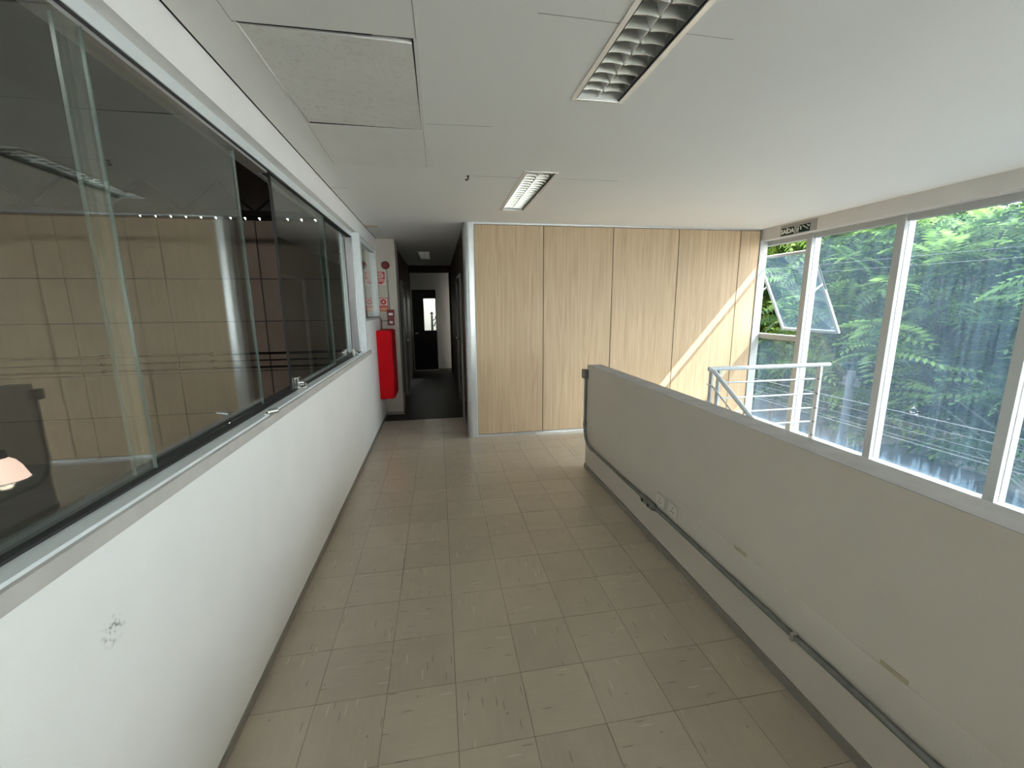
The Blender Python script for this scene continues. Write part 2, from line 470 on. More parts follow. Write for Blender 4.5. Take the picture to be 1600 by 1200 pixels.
class MB:
    def __init__(s):
        s.v = []
        s.f = []
    def add(s, vs, fs):
        n = len(s.v)
        s.v += [tuple(map(float, p)) for p in vs]
        s.f += [tuple(i + n for i in f) for f in fs]
        return s
    def box(s, x0, x1, y0, y1, z0, z1):
        if x0 > x1: x0, x1 = x1, x0
        if y0 > y1: y0, y1 = y1, y0
        if z0 > z1: z0, z1 = z1, z0
        return s.add([(x0, y0, z0), (x1, y0, z0), (x1, y1, z0), (x0, y1, z0),
                      (x0, y0, z1), (x1, y0, z1), (x1, y1, z1), (x0, y1, z1)],
                     [(3, 2, 1, 0), (4, 5, 6, 7), (0, 1, 5, 4), (1, 2, 6, 5), (2, 3, 7, 6), (3, 0, 4, 7)])
    def bar(s, p0, p1, w, h, up=(0, 0, 1)):
        p0, p1 = Vector(p0), Vector(p1)
        d = (p1 - p0).normalized()
        up = Vector(up)
        a = d.cross(up)
        if a.length < 1e-4:
            a = d.cross(Vector((1, 0, 0)))
        a.normalize()
        b = a.cross(d)
        a *= w / 2
        b *= h / 2
        vs = []
        for p in (p0, p1):
            vs += [p - a - b, p + a - b, p + a + b, p - a + b]
        return s.add(vs, [(3, 2, 1, 0), (4, 5, 6, 7), (0, 1, 5, 4), (1, 2, 6, 5), (2, 3, 7, 6), (3, 0, 4, 7)])
    def tube(s, path, r, n=10, cap=True):
        path = [Vector(p) for p in path]
        rs = r if isinstance(r, (list, tuple)) else [r] * len(path)
        d0 = (path[1] - path[0]).normalized()
        ref = Vector((0, 0, 1)) if abs(d0.z) < 0.9 else Vector((1, 0, 0))
        a = d0.cross(ref).normalized()
        vs = []
        for i, p in enumerate(path):
            if i == 0: d = path[1] - path[0]
            elif i == len(path) - 1: d = path[-1] - path[-2]
            else: d = (path[i + 1] - path[i]).normalized() + (path[i] - path[i - 1]).normalized()
            d.normalize()
            a = (a - d * a.dot(d)).normalized()
            b = d.cross(a)
            for k in range(n):
                t = 2 * math.pi * k / n
                vs.append(p + (a * math.cos(t) + b * math.sin(t)) * rs[i])
        fs = []
        for i in range(len(path) - 1):
            for k in range(n):
                k2 = (k + 1) % n
                fs.append((i * n + k, i * n + k2, (i + 1) * n + k2, (i + 1) * n + k))
        if cap:
            fs.append(tuple(range(n - 1, -1, -1)))
            m = (len(path) - 1) * n
            fs.append(tuple(m + k for k in range(n)))
        return s.add(vs, fs)
    def disc(s, c, axis, r, thick, n=20):
        c = Vector(c)
        ax = Vector(axis).normalized()
        return s.tube([c, c + ax * thick], r, n)
    def lathe(s, prof, c, n=24):
        c = Vector(c)
        vs = []
        for (r, z) in prof:
            for k in range(n):
                t = 2 * math.pi * k / n
                vs.append((c.x + r * math.cos(t), c.y + r * math.sin(t), c.z + z))
        fs = []
        for i in range(len(prof) - 1):
            for k in range(n):
                k2 = (k + 1) % n
                fs.append((i * n + k, i * n + k2, (i + 1) * n + k2, (i + 1) * n + k))
        return s.add(vs, fs)
    def prism(s, poly, mapf, d0, d1):
        """poly of 2-D points, mapf(u, v, d) -> xyz"""
        n = len(poly)
        vs = [mapf(u, v, d0) for u, v in poly] + [mapf(u, v, d1) for u, v in poly]
        fs = [tuple(range(n - 1, -1, -1)), tuple(range(n, 2 * n))]
        for k in range(n):
            k2 = (k + 1) % n
            fs.append((k, k2, n + k2, n + k))
        return s.add(vs, fs)
    def mesh(s, name, off=(0, 0, 0), bevel=0.0, smooth=False):
        me = bpy.data.meshes.new(name)
        o = Vector(off)
        me.from_pydata([tuple(Vector(p) - o) for p in s.v], [], s.f)
        bm = bmesh.new()
        bm.from_mesh(me)
        bmesh.ops.recalc_face_normals(bm, faces=bm.faces[:])
        if bevel > 0:
            es = [e for e in bm.edges if len(e.link_faces) == 2 and e.calc_face_angle(0) > 0.6]
            bmesh.ops.bevel(bm, geom=es, offset=bevel, segments=2, affect='EDGES', profile=0.6)
        bm.to_mesh(me)
        bm.free()
        if smooth:
            for p in me.polygons:
                p.use_smooth = True
            if hasattr(me, 'set_sharp_from_angle'):
                me.set_sharp_from_angle(angle=math.radians(38))
        return me
    def build(s, name, material, parent=None, bevel=0.0, smooth=False, at=None):
        off = Vector((0, 0, 0))
        if parent is not None:
            off = OFF.get(parent, Vector((0, 0, 0)))
        loc = Vector(at) if at is not None else None
        me = s.mesh(name, loc if loc is not None else off, bevel, smooth)
        me.materials.append(material)
        o = bpy.data.objects.new(name, me)
        COL.objects.link(o)
        if parent is not None:
            o.parent = parent
            if loc is not None:
                o.location = loc - off
                OFF[o] = loc
            else:
                OFF[o] = off
        else:
            if loc is not None:
                o.location = loc
                OFF[o] = loc
            else:
                OFF[o] = Vector((0, 0, 0))
        return o

def thing(name, label, cat, loc, group=None):
    o = bpy.data.objects.new(name, None)
    o.empty_display_size = 0.1
    COL.objects.link(o)
    o.location = loc
    OFF[o] = Vector(loc)
    o['label'] = label
    o['category'] = cat
    if group:
        o['group'] = group
    return o

def tag(o, label, cat, group=None):
    o['label'] = label
    o['category'] = cat
    if group:
        o['group'] = group
    return o

def struct(o, label=None):
    o['kind'] = 'structure'
    if label:
        o['label'] = label
        o['category'] = o.name.split('_')[0]
    return o

def root_struct(name, label, loc=(0, 0, 0)):
    o = bpy.data.objects.new(name, None)
    o.empty_display_size = 0.1
    COL.objects.link(o)
    o.location = loc
    OFF[o] = Vector(loc)
    return struct(o, label)

def dup(o, loc=None, parent=None):
    c = o.copy()
    COL.objects.link(c)
    if parent is not None:
        c.parent = parent
    if loc is not None:
        c.location = loc
    for ch in [x for x in o.children]:
        dup(ch, None, c)
    return c

def text_mesh(name, txt, size, depth):
    cu = bpy.data.curves.new(name, 'FONT')
    cu.body = txt
    cu.size = size
    cu.extrude = depth
    cu.offset = size * 0.028
    cu.align_x = 'CENTER'
    cu.align_y = 'CENTER'
    t = bpy.data.objects.new(name, cu)
    COL.objects.link(t)
    dg = bpy.context.evaluated_depsgraph_get()
    me = bpy.data.meshes.new_from_object(t.evaluated_get(dg))
    bpy.data.objects.remove(t)
    bpy.data.curves.remove(cu)
    me.name = name
    return me

# ------------------------------------------------------------------ key dimensions
XL, XH, XW = -0.855, 1.465, 4.45      # left wall face, half wall face, facade plane
YP, YC = 5.24, 6.66                   # partition face, column face
HC = 2.667                            # ceiling height
YB = -4.5                             # wall behind the camera
HZ = 1.09                             # half wall height

# ------------------------------------------------------------------ floor with single tiles
def rects_minus(x0, x1, y0, y1, holes):
    xs = sorted({x0, x1, *[h[0] for h in holes], *[h[1] for h in holes]})
    ys = sorted({y0, y1, *[h[2] for h in holes], *[h[3] for h in holes]})
    out = []
    for i in range(len(xs) - 1):
        for j in range(len(ys) - 1):
            cx, cy = (xs[i] + xs[i + 1]) / 2, (ys[j] + ys[j + 1]) / 2
            if any(h[0] < cx < h[1] and h[2] < cy < h[3] for h in holes):
                continue
            out.append((xs[i], xs[i + 1], ys[j], ys[j + 1]))
    return out

TT = 0.003
fl = MB()
fl.box(-1.0, XH + 0.145, YB, 6.27, -0.25, -TT)
fl.box(XH + 0.145, XW + 0.02, 3.98, 6.27, -0.25, -TT)
floor = struct(fl.build('floor', M['grout']), 'grey vinyl tiled walkway floor between the left wall and the half wall')
tile_cache = {}
tl_x0, tl_y0, P = 0.013, 0.137, 0.30
n_tiles = 0
def put_tiles(X0, X1, Y0, Y1):
    global n_tiles
    i0, i1 = math.floor((X0 - tl_x0) / P), math.ceil((X1 - tl_x0) / P)
    j0, j1 = math.floor((Y0 - tl_y0) / P), math.ceil((Y1 - tl_y0) / P)
    for i in range(i0, i1):
        for j in range(j0, j1):
            a, b_ = max(X0, tl_x0 + i * P), min(X1, tl_x0 + (i + 1) * P)
            c, d = max(Y0, tl_y0 + j * P), min(Y1, tl_y0 + (j + 1) * P)
            if b_ - a < 0.02 or d - c < 0.02:
                continue
            g = 0.0011
            hw, hd = round((b_ - a) / 2 - g, 4), round((d - c) / 2 - g, 4)
            full = hw > 0.147 and hd > 0.147
            rot = (i + j) % 2 if full else 0
            key = (hw, hd)
            if key not in tile_cache:
                mb = MB().box(-hw, hw, -hd, hd, -TT, 0)
                me = mb.mesh('tile')
                me.materials.append(M['tile'])
                tile_cache[key] = me
            t = bpy.data.objects.new('tile', tile_cache[key])
            COL.objects.link(t)
            t.parent = floor
            t.location = ((a + b_) / 2, (c + d) / 2, random.uniform(-0.0003, 0.0))
            t.rotation_euler = (0, 0, (math.pi / 2 if rot else 0) + (math.pi if random.random() < 0.5 else 0))
            n_tiles += 1
put_tiles(XL, XH, 0.437, 6.27)
put_tiles(XH, XW - 0.11, 3.98, YP)
rest = MB().box(XL, XH, YB, 0.435, -TT, 0)
rest.build('floor_sheet', M['tile'], floor)

# corridor beyond the partition corner
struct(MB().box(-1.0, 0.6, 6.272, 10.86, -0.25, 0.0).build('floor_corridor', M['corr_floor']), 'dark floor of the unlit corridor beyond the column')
struct(MB().box(-1.6, 1.2, 10.862, 14.6, -0.25, 0.0).build('floor_vestibule', M['lower']), 'grey floor strip in front of the black door at the corridor end')
struct(MB().box(0.36, XW + 0.02, 6.272, 10.9, -0.25, 0.0).build('floor_office', M['corr_floor']))

# ------------------------------------------------------------------ ceiling
L1 = (0.69, 0.935, 0.90, 2.16)
L2 = (0.69, 0.935, 3.29, 4.565)
L3 = (-0.33, -0.095, 8.1, 9.36)
HT = (-0.664, -0.037, 1.81, 2.64)
cb = MB()
for (a, b_, c, d) in rects_minus(XL + 0.011, XW + 0.15, YB, 14.6, [L1, L2, L3, HT]):
    cb.box(a, b_, c, d, HC, HC + 0.02)
ceiling = struct(cb.build('ceiling', M['ceil']), 'white plasterboard ceiling over the walkway')
sg = MB().box(XL - 0.01, XL + 0.012, YB, YC, HC + 0.003, HC + 0.02)  # dark strip laid in as the shade of the open ceiling edge
sg.build('shadow_gap', M['gap'], ceiling)
MB().box(-1.4, XW + 0.4, YB - 0.3, 14.8, HC + 0.16, HC + 0.4).build('roof_slab', M['wh_dark'], ceiling)
# hatch board sitting slightly low and skew in its opening
hb = MB()
hb.add([(-0.658, 1.822, HC + 0.003), (-0.056, 1.838, HC - 0.004), (-0.050, 2.634, HC - 0.003), (-0.646, 2.634, HC + 0.003),
        (-0.658, 1.822, HC + 0.014), (-0.056, 1.838, HC + 0.012), (-0.050, 2.634, HC + 0.012), (-0.646, 2.634, HC + 0.014)],
       [(0, 1, 2, 3), (7, 6, 5, 4), (0, 4, 5, 1), (1, 5, 6, 2), (2, 6, 7, 3), (3, 7, 4, 0)])
hb.build('access_panel', M['hatch'], ceiling)
fr = MB()
a, b_, c, d = HT
for bx in ((a - 0.002, a + 0.010, c, d), (b_ - 0.012, b_ + 0.004, c, d)):
    fr.box(*bx, HC - 0.0015, HC + 0.018)
fr.build('access_frame', M['hatch_rim'], ceiling)
ag = MB()
ag.box(a - 0.004, b_ - 0.16, c - 0.002, c + 0.004, HC - 0.0006, HC + 0.015)
ag.box(a + 0.02, b_, d - 0.003, d + 0.002, HC - 0.0006, HC + 0.015)
ag.box(b_ - 0.016, b_ - 0.012, c + 0.02, d, HC - 0.0006, HC + 0.015)
ag.build('access_gap', M['gap'], ceiling)
MB().box(a, b_, c, d, HC + 0.02, HC + 0.03).build('access_void', M['gap'], ceiling)
# hairline board joints
def crack(pts, w=0.0025):
    mb = MB()
    for p, q in zip(pts[:-1], pts[1:]):
        mb.bar((p[0], p[1], HC), (q[0], q[1], HC), w, 0.0016)
    return mb.build('joint_crack', M['crack'], ceiling)
crack([(-0.040, 0.9), (-0.046, 1.4), (-0.039, 1.81)])
crack([(-0.04, 2.645), (-0.037, 2.95), (-0.035, 3.31)], 0.002)
crack([(-0.664, 1.3), (-0.668, 1.81)], 0.002)
crack([(-0.655, 2.64), (-0.67, 3.05), (-0.672, 3.32)], 0.002)
crack([(-0.02, 2.56), (0.16, 2.55), (0.345, 2.541)], 0.002)
crack([(0.378, 1.60), (0.55, 1.602), (0.688, 1.607)])
crack([(0.30, 3.455), (0.5, 3.45), (0.688, 3.45)], 0.0016)
crack([(0.937, 3.44), (1.2, 3.43), (1.48, 3.425)])
crack([(0.937, 1.62), (1.15, 1.625)], 0.0015)
crack([(-0.84, 3.95), (-0.70, 3.93)], 0.0015)
# skim patch around the closed-up end of the hatch bay
pt = MB()
pt.add([(-0.66, 2.66, HC - 0.0008), (-0.052, 2.66, HC - 0.0008), (0.03, 3.28, HC - 0.0004), (-0.25, 3.34, HC - 0.0004), (-0.5, 3.31, HC - 0.0004), (-0.665, 3.33, HC - 0.0004)],
       [(0, 1, 2, 3, 4, 5)])
pt.build('skim_patch', mat('skim_plaster', (0.845, 0.84, 0.81), 0.8, var=0.02, scale=6, bump=0.15, bscale=30), ceiling)

hk = thing('ceiling_hook', 'small black hook hanging from the ceiling left of the farther light', 'hook', (0.27, 3.46, HC))
MB().tube([(0.272, 3.46, HC), (0.272, 3.46, HC - 0.022), (0.262, 3.452, HC - 0.034), (0.250, 3.446, HC - 0.030)], 0.0055, 8).build('hook_shank', M['black_pl'], hk, smooth=True)
MB().disc((0.272, 3.46, HC), (0, 0, -1), 0.012, 0.003, 12).build('base_washer', M['black_pl'], hk)

pl = thing('ceiling_bracket', 'small beige bracket on the ceiling beside the column', 'bracket', (-0.76, 5.69, HC))
MB().box(-0.84, -0.69, 5.60, 5.70, HC - 0.004, HC).build('plate', mat('beige_plate', (0.62, 0.47, 0.33), 0.6), pl, 0.001)
MB().box(-0.82, -0.70, 5.635, 5.665, HC - 0.012, HC - 0.004).build('channel', mat('beige_channel', (0.50, 0.36, 0.25), 0.6), pl, 0.001)

# ------------------------------------------------------------------ recessed louvre luminaires
def luminaire(rect, label, n_blades):
    x0, x1, y0, y1 = rect
    cx, cy = (x0 + x1) / 2, (y0 + y1) / 2
    t = thing('recessed_light', label, 'ceiling light', (cx, cy, HC), 'recessed louvre lights')
    h = MB()
    zt = HC + 0.095
    h.box(x0, x1, y0, y1, zt, zt + 0.006)
    h.box(x0, x0 + 0.004, y0, y1, HC, zt)
    h.box(x1 - 0.004, x1, y0, y1, HC, zt)
    h.box(x0, x1, y0, y0 + 0.004, HC, zt)
    h.box(x0, x1, y1 - 0.004, y1, HC, zt)
    h.build('housing', M['housing'], t)
    f = MB()
    w = 0.013
    for bx in ((x0 - 0.010, x0 + w, y0 - 0.01, y1 + 0.01), (x1 - w, x1 + 0.010, y0 - 0.01, y1 + 0.01)):
        f.box(*bx, HC - 0.004, HC + 0.002)
    for bx in ((x0 + w, x1 - w, y0 - 0.01, y0 + 0.006), (x0 + w, x1 - w, y1 - 0.006, y1 + 0.01)):
        f.box(*bx, HC - 0.004, HC + 0.002)
    f.build('flange', M['flange'], t, 0.001)
    g = MB()
    for xx in (x0 + 0.0175, x1 - 0.0175):
        g.box(xx - 0.0012, xx + 0.0012, y0 + 0.006, y1 - 0.006, HC - 0.001, HC + 0.004)
    g.build('flange_groove', M['gap'], t)
    xa, xb = x0 + 0.020, x1 - 0.020
    # parabolic side reflectors and V-shaped spine
    nseg = 6
    def shell(xf, flip):
        mb = MB()
        vs = []
        for k in range(nseg + 1):
            u = k / nseg
            zz = HC + 0.004 + u * 0.05
            xx = xf + flip * 0.018 * u * u
            vs += [(xx, y0 + 0.006, zz), (xx, y1 - 0.006, zz)]
        fs = [(2 * k, 2 * k + 1, 2 * k + 3, 2 * k + 2) for k in range(nseg)]
        return mb.add(vs, fs)
    shell(xa, -1).build('side_reflector', M['louver'], t, smooth=True)
    shell(xb, 1).build('side_reflector', M['louver'], t, smooth=True)
    sp = MB()
    sp.prism([(-0.001, 0.012), (0.001, 0.012), (0.020, 0.052), (-0.020, 0.052)], lambda u, v, q: (cx + u, q, HC + v), y0 + 0.006, y1 - 0.006)
    sp.build('spine_reflector', M['mirror'], t)
    # cross blades, two columns
    pitch = (y1 - y0) / (n_blades + 1)
    def blade_mesh(w0, w1):
        mb = MB()
        vs = []
        N = 6
        for side in (0, 1):
            for k in range(N + 1):
                u = k / N
                xx = w0 + (w1 - w0) * u
                sag = 0.006 * (1 - (2 * u - 1) ** 2)
                for (zz, th) in ((0.005 + sag, 0.0015), (0.048, 0.008)):
                    vs.append((xx, -th if side == 0 else th, zz))
        o2 = 2 * (N + 1)
        fs = []
        for k in range(N):
            fs.append((2 * k, 2 * k + 2, 2 * k + 3, 2 * k + 1))
            fs.append((o2 + 2 * k, o2 + 2 * k + 1, o2 + 2 * k + 3, o2 + 2 * k + 2))
            fs.append((2 * k, o2 + 2 * k, o2 + 2 * k + 2, 2 * k + 2))
            fs.append((2 * k + 1, 2 * k + 3, o2 + 2 * k + 3, o2 + 2 * k + 1))
        mb.add(vs, fs)
        me = mb.mesh('louver_blade', smooth=True)
        me.materials.append(M['louver'])
        return me
    ml = blade_mesh(xa - cx, -0.004)
    mr = blade_mesh(0.004, xb - cx)
    for k in range(n_blades):
        y = y0 + pitch * (k + 1)
        for me in (ml, mr):
            bl = bpy.data.objects.new('louver_blade', me)
            COL.objects.link(bl)
            bl.parent = t
            bl.location = (0, y - cy, 0)
    for xx in ((xa + cx) / 2, (xb + cx) / 2):
        MB().tube([(xx, y0 + 0.03, HC + 0.072), (xx, y1 - 0.03, HC + 0.072)], 0.013, 10).build('lamp_tube', M['tube'], t, smooth=True)
    return t

luminaire(L1, 'recessed louvre ceiling light, the larger and nearer one at the top of the picture', 16)
luminaire(L2, 'recessed louvre ceiling light, the smaller one above the wooden partition', 18)
luminaire(L3, 'dim recessed louvre ceiling light inside the dark corridor', 14)

# ------------------------------------------------------------------ left wall and its sliding window
wlb = MB()
wlb.box(-1.0, XL, YB, YC, 0.0, 1.115)
wlb.box(-1.0, XL, YB, YC, 2.498, HC + 0.02)
wlb.box(-1.0, XL, 5.20, YC, 1.115, 1.53)
wlb.box(-1.0, XL, YB, -0.9, 1.115, 2.498)
wlb.box(-1.0, XL - 0.001, 6.55, YC, 1.53, 2.498)
struct(wlb.build('wall_left', M['wall']), 'white painted left wall below and above the sliding glass')
struct(MB().box(XL, XL + 0.009, YB, YC, 0.0, 0.038).build('baseboard_left', M['base'], bevel=0.002), 'low grey skirting along the left wall')
w1 = root_struct('window_1', 'long sliding glass window in the left wall')
MB().box(-0.99, -0.828, -0.9, 5.42, 1.112, 1.156).build('sill', M['sill'], w1, 0.003)
MB().box(-0.985, -0.842, -0.9, 5.30, 1.156, 1.166).build('bottom_track', M['alu'], w1, 0.001)
gp = MB().box(-0.985, -0.897, -0.9, 5.12, 1.1662, 1.174)  # black strip painted in for the shaded gap under the glass
gp.build('track_seal', M['gap'], w1)
MB().box(-0.99, -0.905, -0.9, 5.12, 2.449, 2.498).build('head_track', M['alu'], w1, 0.002)
MB().box(-0.985, -0.910, -0.9, 5.12, 2.437, 2.449).build('head_seal', M['gap'], w1)  # black strip stands for the shade in the gap below the head track
MB().box(-0.985, -0.912, -0.9, 2.72, 2.424, 2.437).build('carrier_rail', M['alu_grey'], w1)
MB().box(-0.985, -0.962, 2.72, 5.12, 2.424, 2.437).build('carrier_rail', M['alu_grey'], w1)
MB().box(-0.99, -0.83, 5.105, 5.185, 1.166, 2.50).build('end_post', M['alu'], w1, 0.003)
MB().box(-0.97, -0.90, 5.05, 5.104, 1.175, 2.44).build('end_stile', M['alu_grey'], w1, 0.002)

def pane(x, y0, y1, parent, z0=1.176, z1=2.425, th=0.008):
    o = MB().box(x - th / 2, x + th / 2, y0, y1, z0, z1).build('glass_panel', M['glass_left'], parent)
    e = MB()
    e.box(x - th / 2 - 0.0006, x + th / 2 + 0.0006, y1 - 0.0025, y1 + 0.001, z0, z1)
    e.box(x - th / 2 - 0.0006, x + th / 2 + 0.0006, y0 - 0.001, y0 + 0.0025, z0, z1)
    e.build('polished_edge', M['glass_edge'], o)
    return o
pane(-0.915, -0.88, 1.455, w1)
pane(-0.938, 1.395, 2.375, w1)
pane(-0.915, 2.755, 3.905, w1)
pane(-0.938, 3.80, 4.70, w1)
pane(-0.955, 4.62, 4.86, w1)
MB().box(-0.922, -0.908, 2.748, 2.757, 1.176, 2.43).build('edge_seal', M['black_pl'], w1)
MB().box(-0.922, -0.908, 3.905, 3.918, 1.176, 2.43).build('edge_seal', M['black_pl'], w1)

def lock(y, label, full=True):
    t = thing('window_lock', label, 'lock', (-0.88, y, 1.166))
    if full:
        MB().box(-0.91, -0.885, y - 0.026, y + 0.026, 1.168, 1.245).build('lock_case', M['chrome'], t, 0.004)
        MB().disc((-0.886, y, 1.208), (1, 0, 0), 0.017, 0.03, 16).build('lock_barrel', M['chrome'], t, smooth=True)
        MB().box(-0.884, -0.850, y + 0.016, y + 0.03, 1.168, 1.178).build('strike_plate', M['chrome'], t, 0.002)
        MB().disc((-0.866, y + 0.05, 1.168), (0, 0, 1), 0.006, 0.03, 10).build('thumb_pin', M['chrome'], t, smooth=True)
    else:
        MB().disc((-0.848, y - 0.01, 1.172), (0.9, 0.35, 0.1), 0.013, 0.045, 14).build('lock_barrel', M['chrome'], t, smooth=True)
        MB().box(-0.858, -0.838, y - 0.03, y, 1.163, 1.171).build('lock_plate', M['chrome'], t, 0.002)
lock(2.82, 'chrome lock at the foot of the sliding pane by the open gap')
lock(4.66, 'chrome lock at the far end of the left window sill')
lock(2.20, 'small loose chrome lock cylinder on the sill edge', False)

w2 = root_struct('window_2', 'narrow fixed pane with a higher sill between the post and the column')
MB().box(-0.905, -0.897, 5.25, 6.54, 1.545, 2.45).build('glass_panel', M['glass_left'], w2)
f2 = MB()
f2.box(-0.93, -0.872, 5.187, 5.25, 1.53, 2.498)
f2.box(-0.93, -0.872, 6.515, 6.55, 1.53, 2.498)
f2.box(-0.93, -0.872, 5.25, 6.515, 2.45, 2.498)
f2.build('frame', M['alu'], w2, 0.002)
MB().box(-0.99, -0.845, 5.187, 6.56, 1.515, 1.545).build('sill', M['sill'], w2, 0.003)

# ------------------------------------------------------------------ column with the fire equipment
struct(MB().box(-1.0, -0.592, YC, 7.05, 0.0, HC).build('wall_column', M['column'], bevel=0.004), 'beige-white column end carrying the fire signs')
bl = MB()
bl.box(XL, -0.592, YC - 0.009, YC, 0, 0.045)
bl.box(-0.592, -0.583, YC - 0.009, 7.05, 0, 0.045)
struct(bl.build('baseboard_column', M['base'], bevel=0.002))

hc = thing('fire_hose_cabinet', 'tall red fire hose cabinet fixed to the left wall before the column', 'hose cabinet', (-0.75, 6.33, 0.38))
MB().box(XL + 0.001, -0.672, 6.06, 6.62, 0.385, 1.355).build('body', M['red'], hc, 0.006)
MB().box(-0.672, -0.650, 6.065, 6.615, 0.395, 1.345).build('door', M['red'], hc, 0.006)
MB().bar((-0.650, 6.12, 0.80), (-0.638, 6.12, 0.92), 0.02, 0.014).build('handle', M['red_dark'], hc)
for zz in (0.55, 1.2):
    MB().tube([(-0.662, 6.622, zz), (-0.662, 6.622, zz + 0.07)], 0.008, 8).build('hinge', M['galv'], hc)
MB().tube([(-0.83, 6.2, 0.385), (-0.83, 6.2, 0.352)], 0.015, 10).build('drain_stub', M['galv'], hc)

def plate(name, x0, x1, z0, z1, m_, parent, d=0.003, y=YC):
    return MB().box(x0, x1, y - d, y - 0.0002, z0, z1).build(name, m_, parent, 0.0006)
YZ = lambda u, v, q: (u, q, v)
s1 = thing('fire_hose_sign', 'faded red square sign with a hose pictogram and a down arrow', 'sign', (-0.818, YC, 2.0))
plate('backing', -0.895, -0.748, 2.0, 2.205, M['sign_pink'], s1)
MB().box(-0.886, -0.757, YC - 0.0042, YC - 0.003, 2.085, 2.197).build('red_field', M['sign_red'], s1)
ring = MB()
for k in range(24):
    t0, t1 = 2 * math.pi * k / 24, 2 * math.pi * (k + 1) / 24
    cx, cz = -0.8215, 2.142
    for r0, r1 in ((0.034, 0.046), (0.012, 0.026)):
        ring.prism([(cx + r0 * math.cos(t0), cz + r0 * math.sin(t0)), (cx + r1 * math.cos(t0), cz + r1 * math.sin(t0)),
                    (cx + r1 * math.cos(t1), cz + r1 * math.sin(t1)), (cx + r0 * math.cos(t1), cz + r0 * math.sin(t1))], YZ, YC - 0.0054, YC - 0.0042)
ring.build('hose_reel_pictogram', M['sign_pink'], s1)
ar = MB()
ar.prism([(-0.876, 2.07), (-0.767, 2.07), (-0.767, 2.045), (-0.8215, 2.012), (-0.876, 2.045)], YZ, YC - 0.0042, YC - 0.003)
ar.build('arrow', M['sign_red'], s1)
MB().box(-0.868, -0.775, YC - 0.0052, YC - 0.0042, 2.052, 2.060).build('caption_bar', M['sign_pink'], s1)

s2 = thing('alarm_sign', 'small white sign with a red alarm disc over an orange caption', 'sign', (-0.797, YC, 1.62))
plate('backing', -0.862, -0.734, 1.615, 1.815, M['sign_red'], s2)
MB().box(-0.853, -0.743, YC - 0.0042, YC - 0.003, 1.70, 1.805).build('white_field', M['sign_pink'], s2)
MB().disc((-0.798, YC - 0.0042, 1.755), (0, -1, 0), 0.042, 0.001, 24).build('red_disc', M['sign_red'], s2)
MB().disc((-0.798, YC - 0.0052, 1.755), (0, -1, 0), 0.013, 0.001, 16).build('white_spot', M['sign_white'], s2)
MB().box(-0.848, -0.748, YC - 0.0042, YC - 0.003, 1.625, 1.675).build('caption', M['sign_orange'], s2)

sr = thing('alarm_siren', 'round dark red alarm siren high on the column', 'alarm siren', (-0.73, YC, 2.29))
MB().disc((-0.735, YC, 2.29), (0, -1, 0), 0.058, 0.03, 28).build('base_ring', M['red_dark'], sr, 0.003, True)
dome = MB()
prof = [(0.054, 0.0), (0.052, 0.02), (0.042, 0.036), (0.022, 0.044), (0.001, 0.046)]
vs, fs = [], []
nn = 24
for (r, q) in prof:
    for k in range(nn):
        t = 2 * math.pi * k / nn
        vs.append((-0.735 + r * math.cos(t), YC - 0.03 - q, 2.29 + r * math.sin(t)))
for i in range(len(prof) - 1):
    for k in range(nn):
        fs.append((i * nn + k, i * nn + (k + 1) % nn, (i + 1) * nn + (k + 1) % nn, (i + 1) * nn + k))
dome.add(vs, fs).build('dome', M['red_dark'], sr, smooth=True)

cdt = thing('alarm_conduit', 'thin grey conduit between the siren and the call points', 'conduit', (-0.722, YC, 1.63))
MB().tube([(-0.728, YC - 0.009, 2.235), (-0.715, YC - 0.009, 1.64)], 0.008, 10).build('pipe', M['galv'], cdt, smooth=True)
for zz in (2.05, 1.80):
    MB().box(-0.742, -0.702, YC - 0.02, YC - 0.0002, zz, zz + 0.012).build('clamp', M['galv'], cdt, 0.002)

def callpoint(z0, z1, x0, x1, label):
    t = thing('call_point', label, 'call point', ((x0 + x1) / 2, YC, z0))
    MB().box(x0, x1, YC - 0.05, YC - 0.0005, z0, z1).build('case', M['red_dark'], t, 0.005)
    MB().box(x0 + 0.022, x1 - 0.022, YC - 0.0525, YC - 0.05, z0 + 0.03, z0 + 0.065).build('label_window', M['white_pl'], t)
    MB().disc(((x0 + x1) / 2, YC - 0.05, z1 - 0.024), (0, -1, 0), 0.009, 0.008, 12).build('button', M['red'], t)
    return t
callpoint(1.527, 1.640, -0.752, -0.648, 'dark red call point box, upper of the pair on the column')
callpoint(1.405, 1.523, -0.745, -0.655, 'dark red call point box, lower of the pair on the column')
cp2 = thing('hose_feed_pipe', 'thin red pipe elbow above the fire hose cabinet', 'pipe', (-0.80, YC, 1.36))
MB().tube([(-0.84, 6.60, 1.355), (-0.84, 6.60, 1.47), (-0.835, 6.605, 1.50)], 0.010, 10).build('riser', M['red_dark'], cp2, smooth=True)
MB().tube([(-0.84, 6.60, 1.475), (-0.80, 6.61, 1.475), (-0.748, 6.635, 1.478)], 0.007, 10).build('branch', M['galv'], cp2, smooth=True)
MB().tube([(-0.842, 6.60, 1.49), (-0.842, 6.60, 1.52)], 0.016, 8).build('union_nut', M['galv'], cp2)

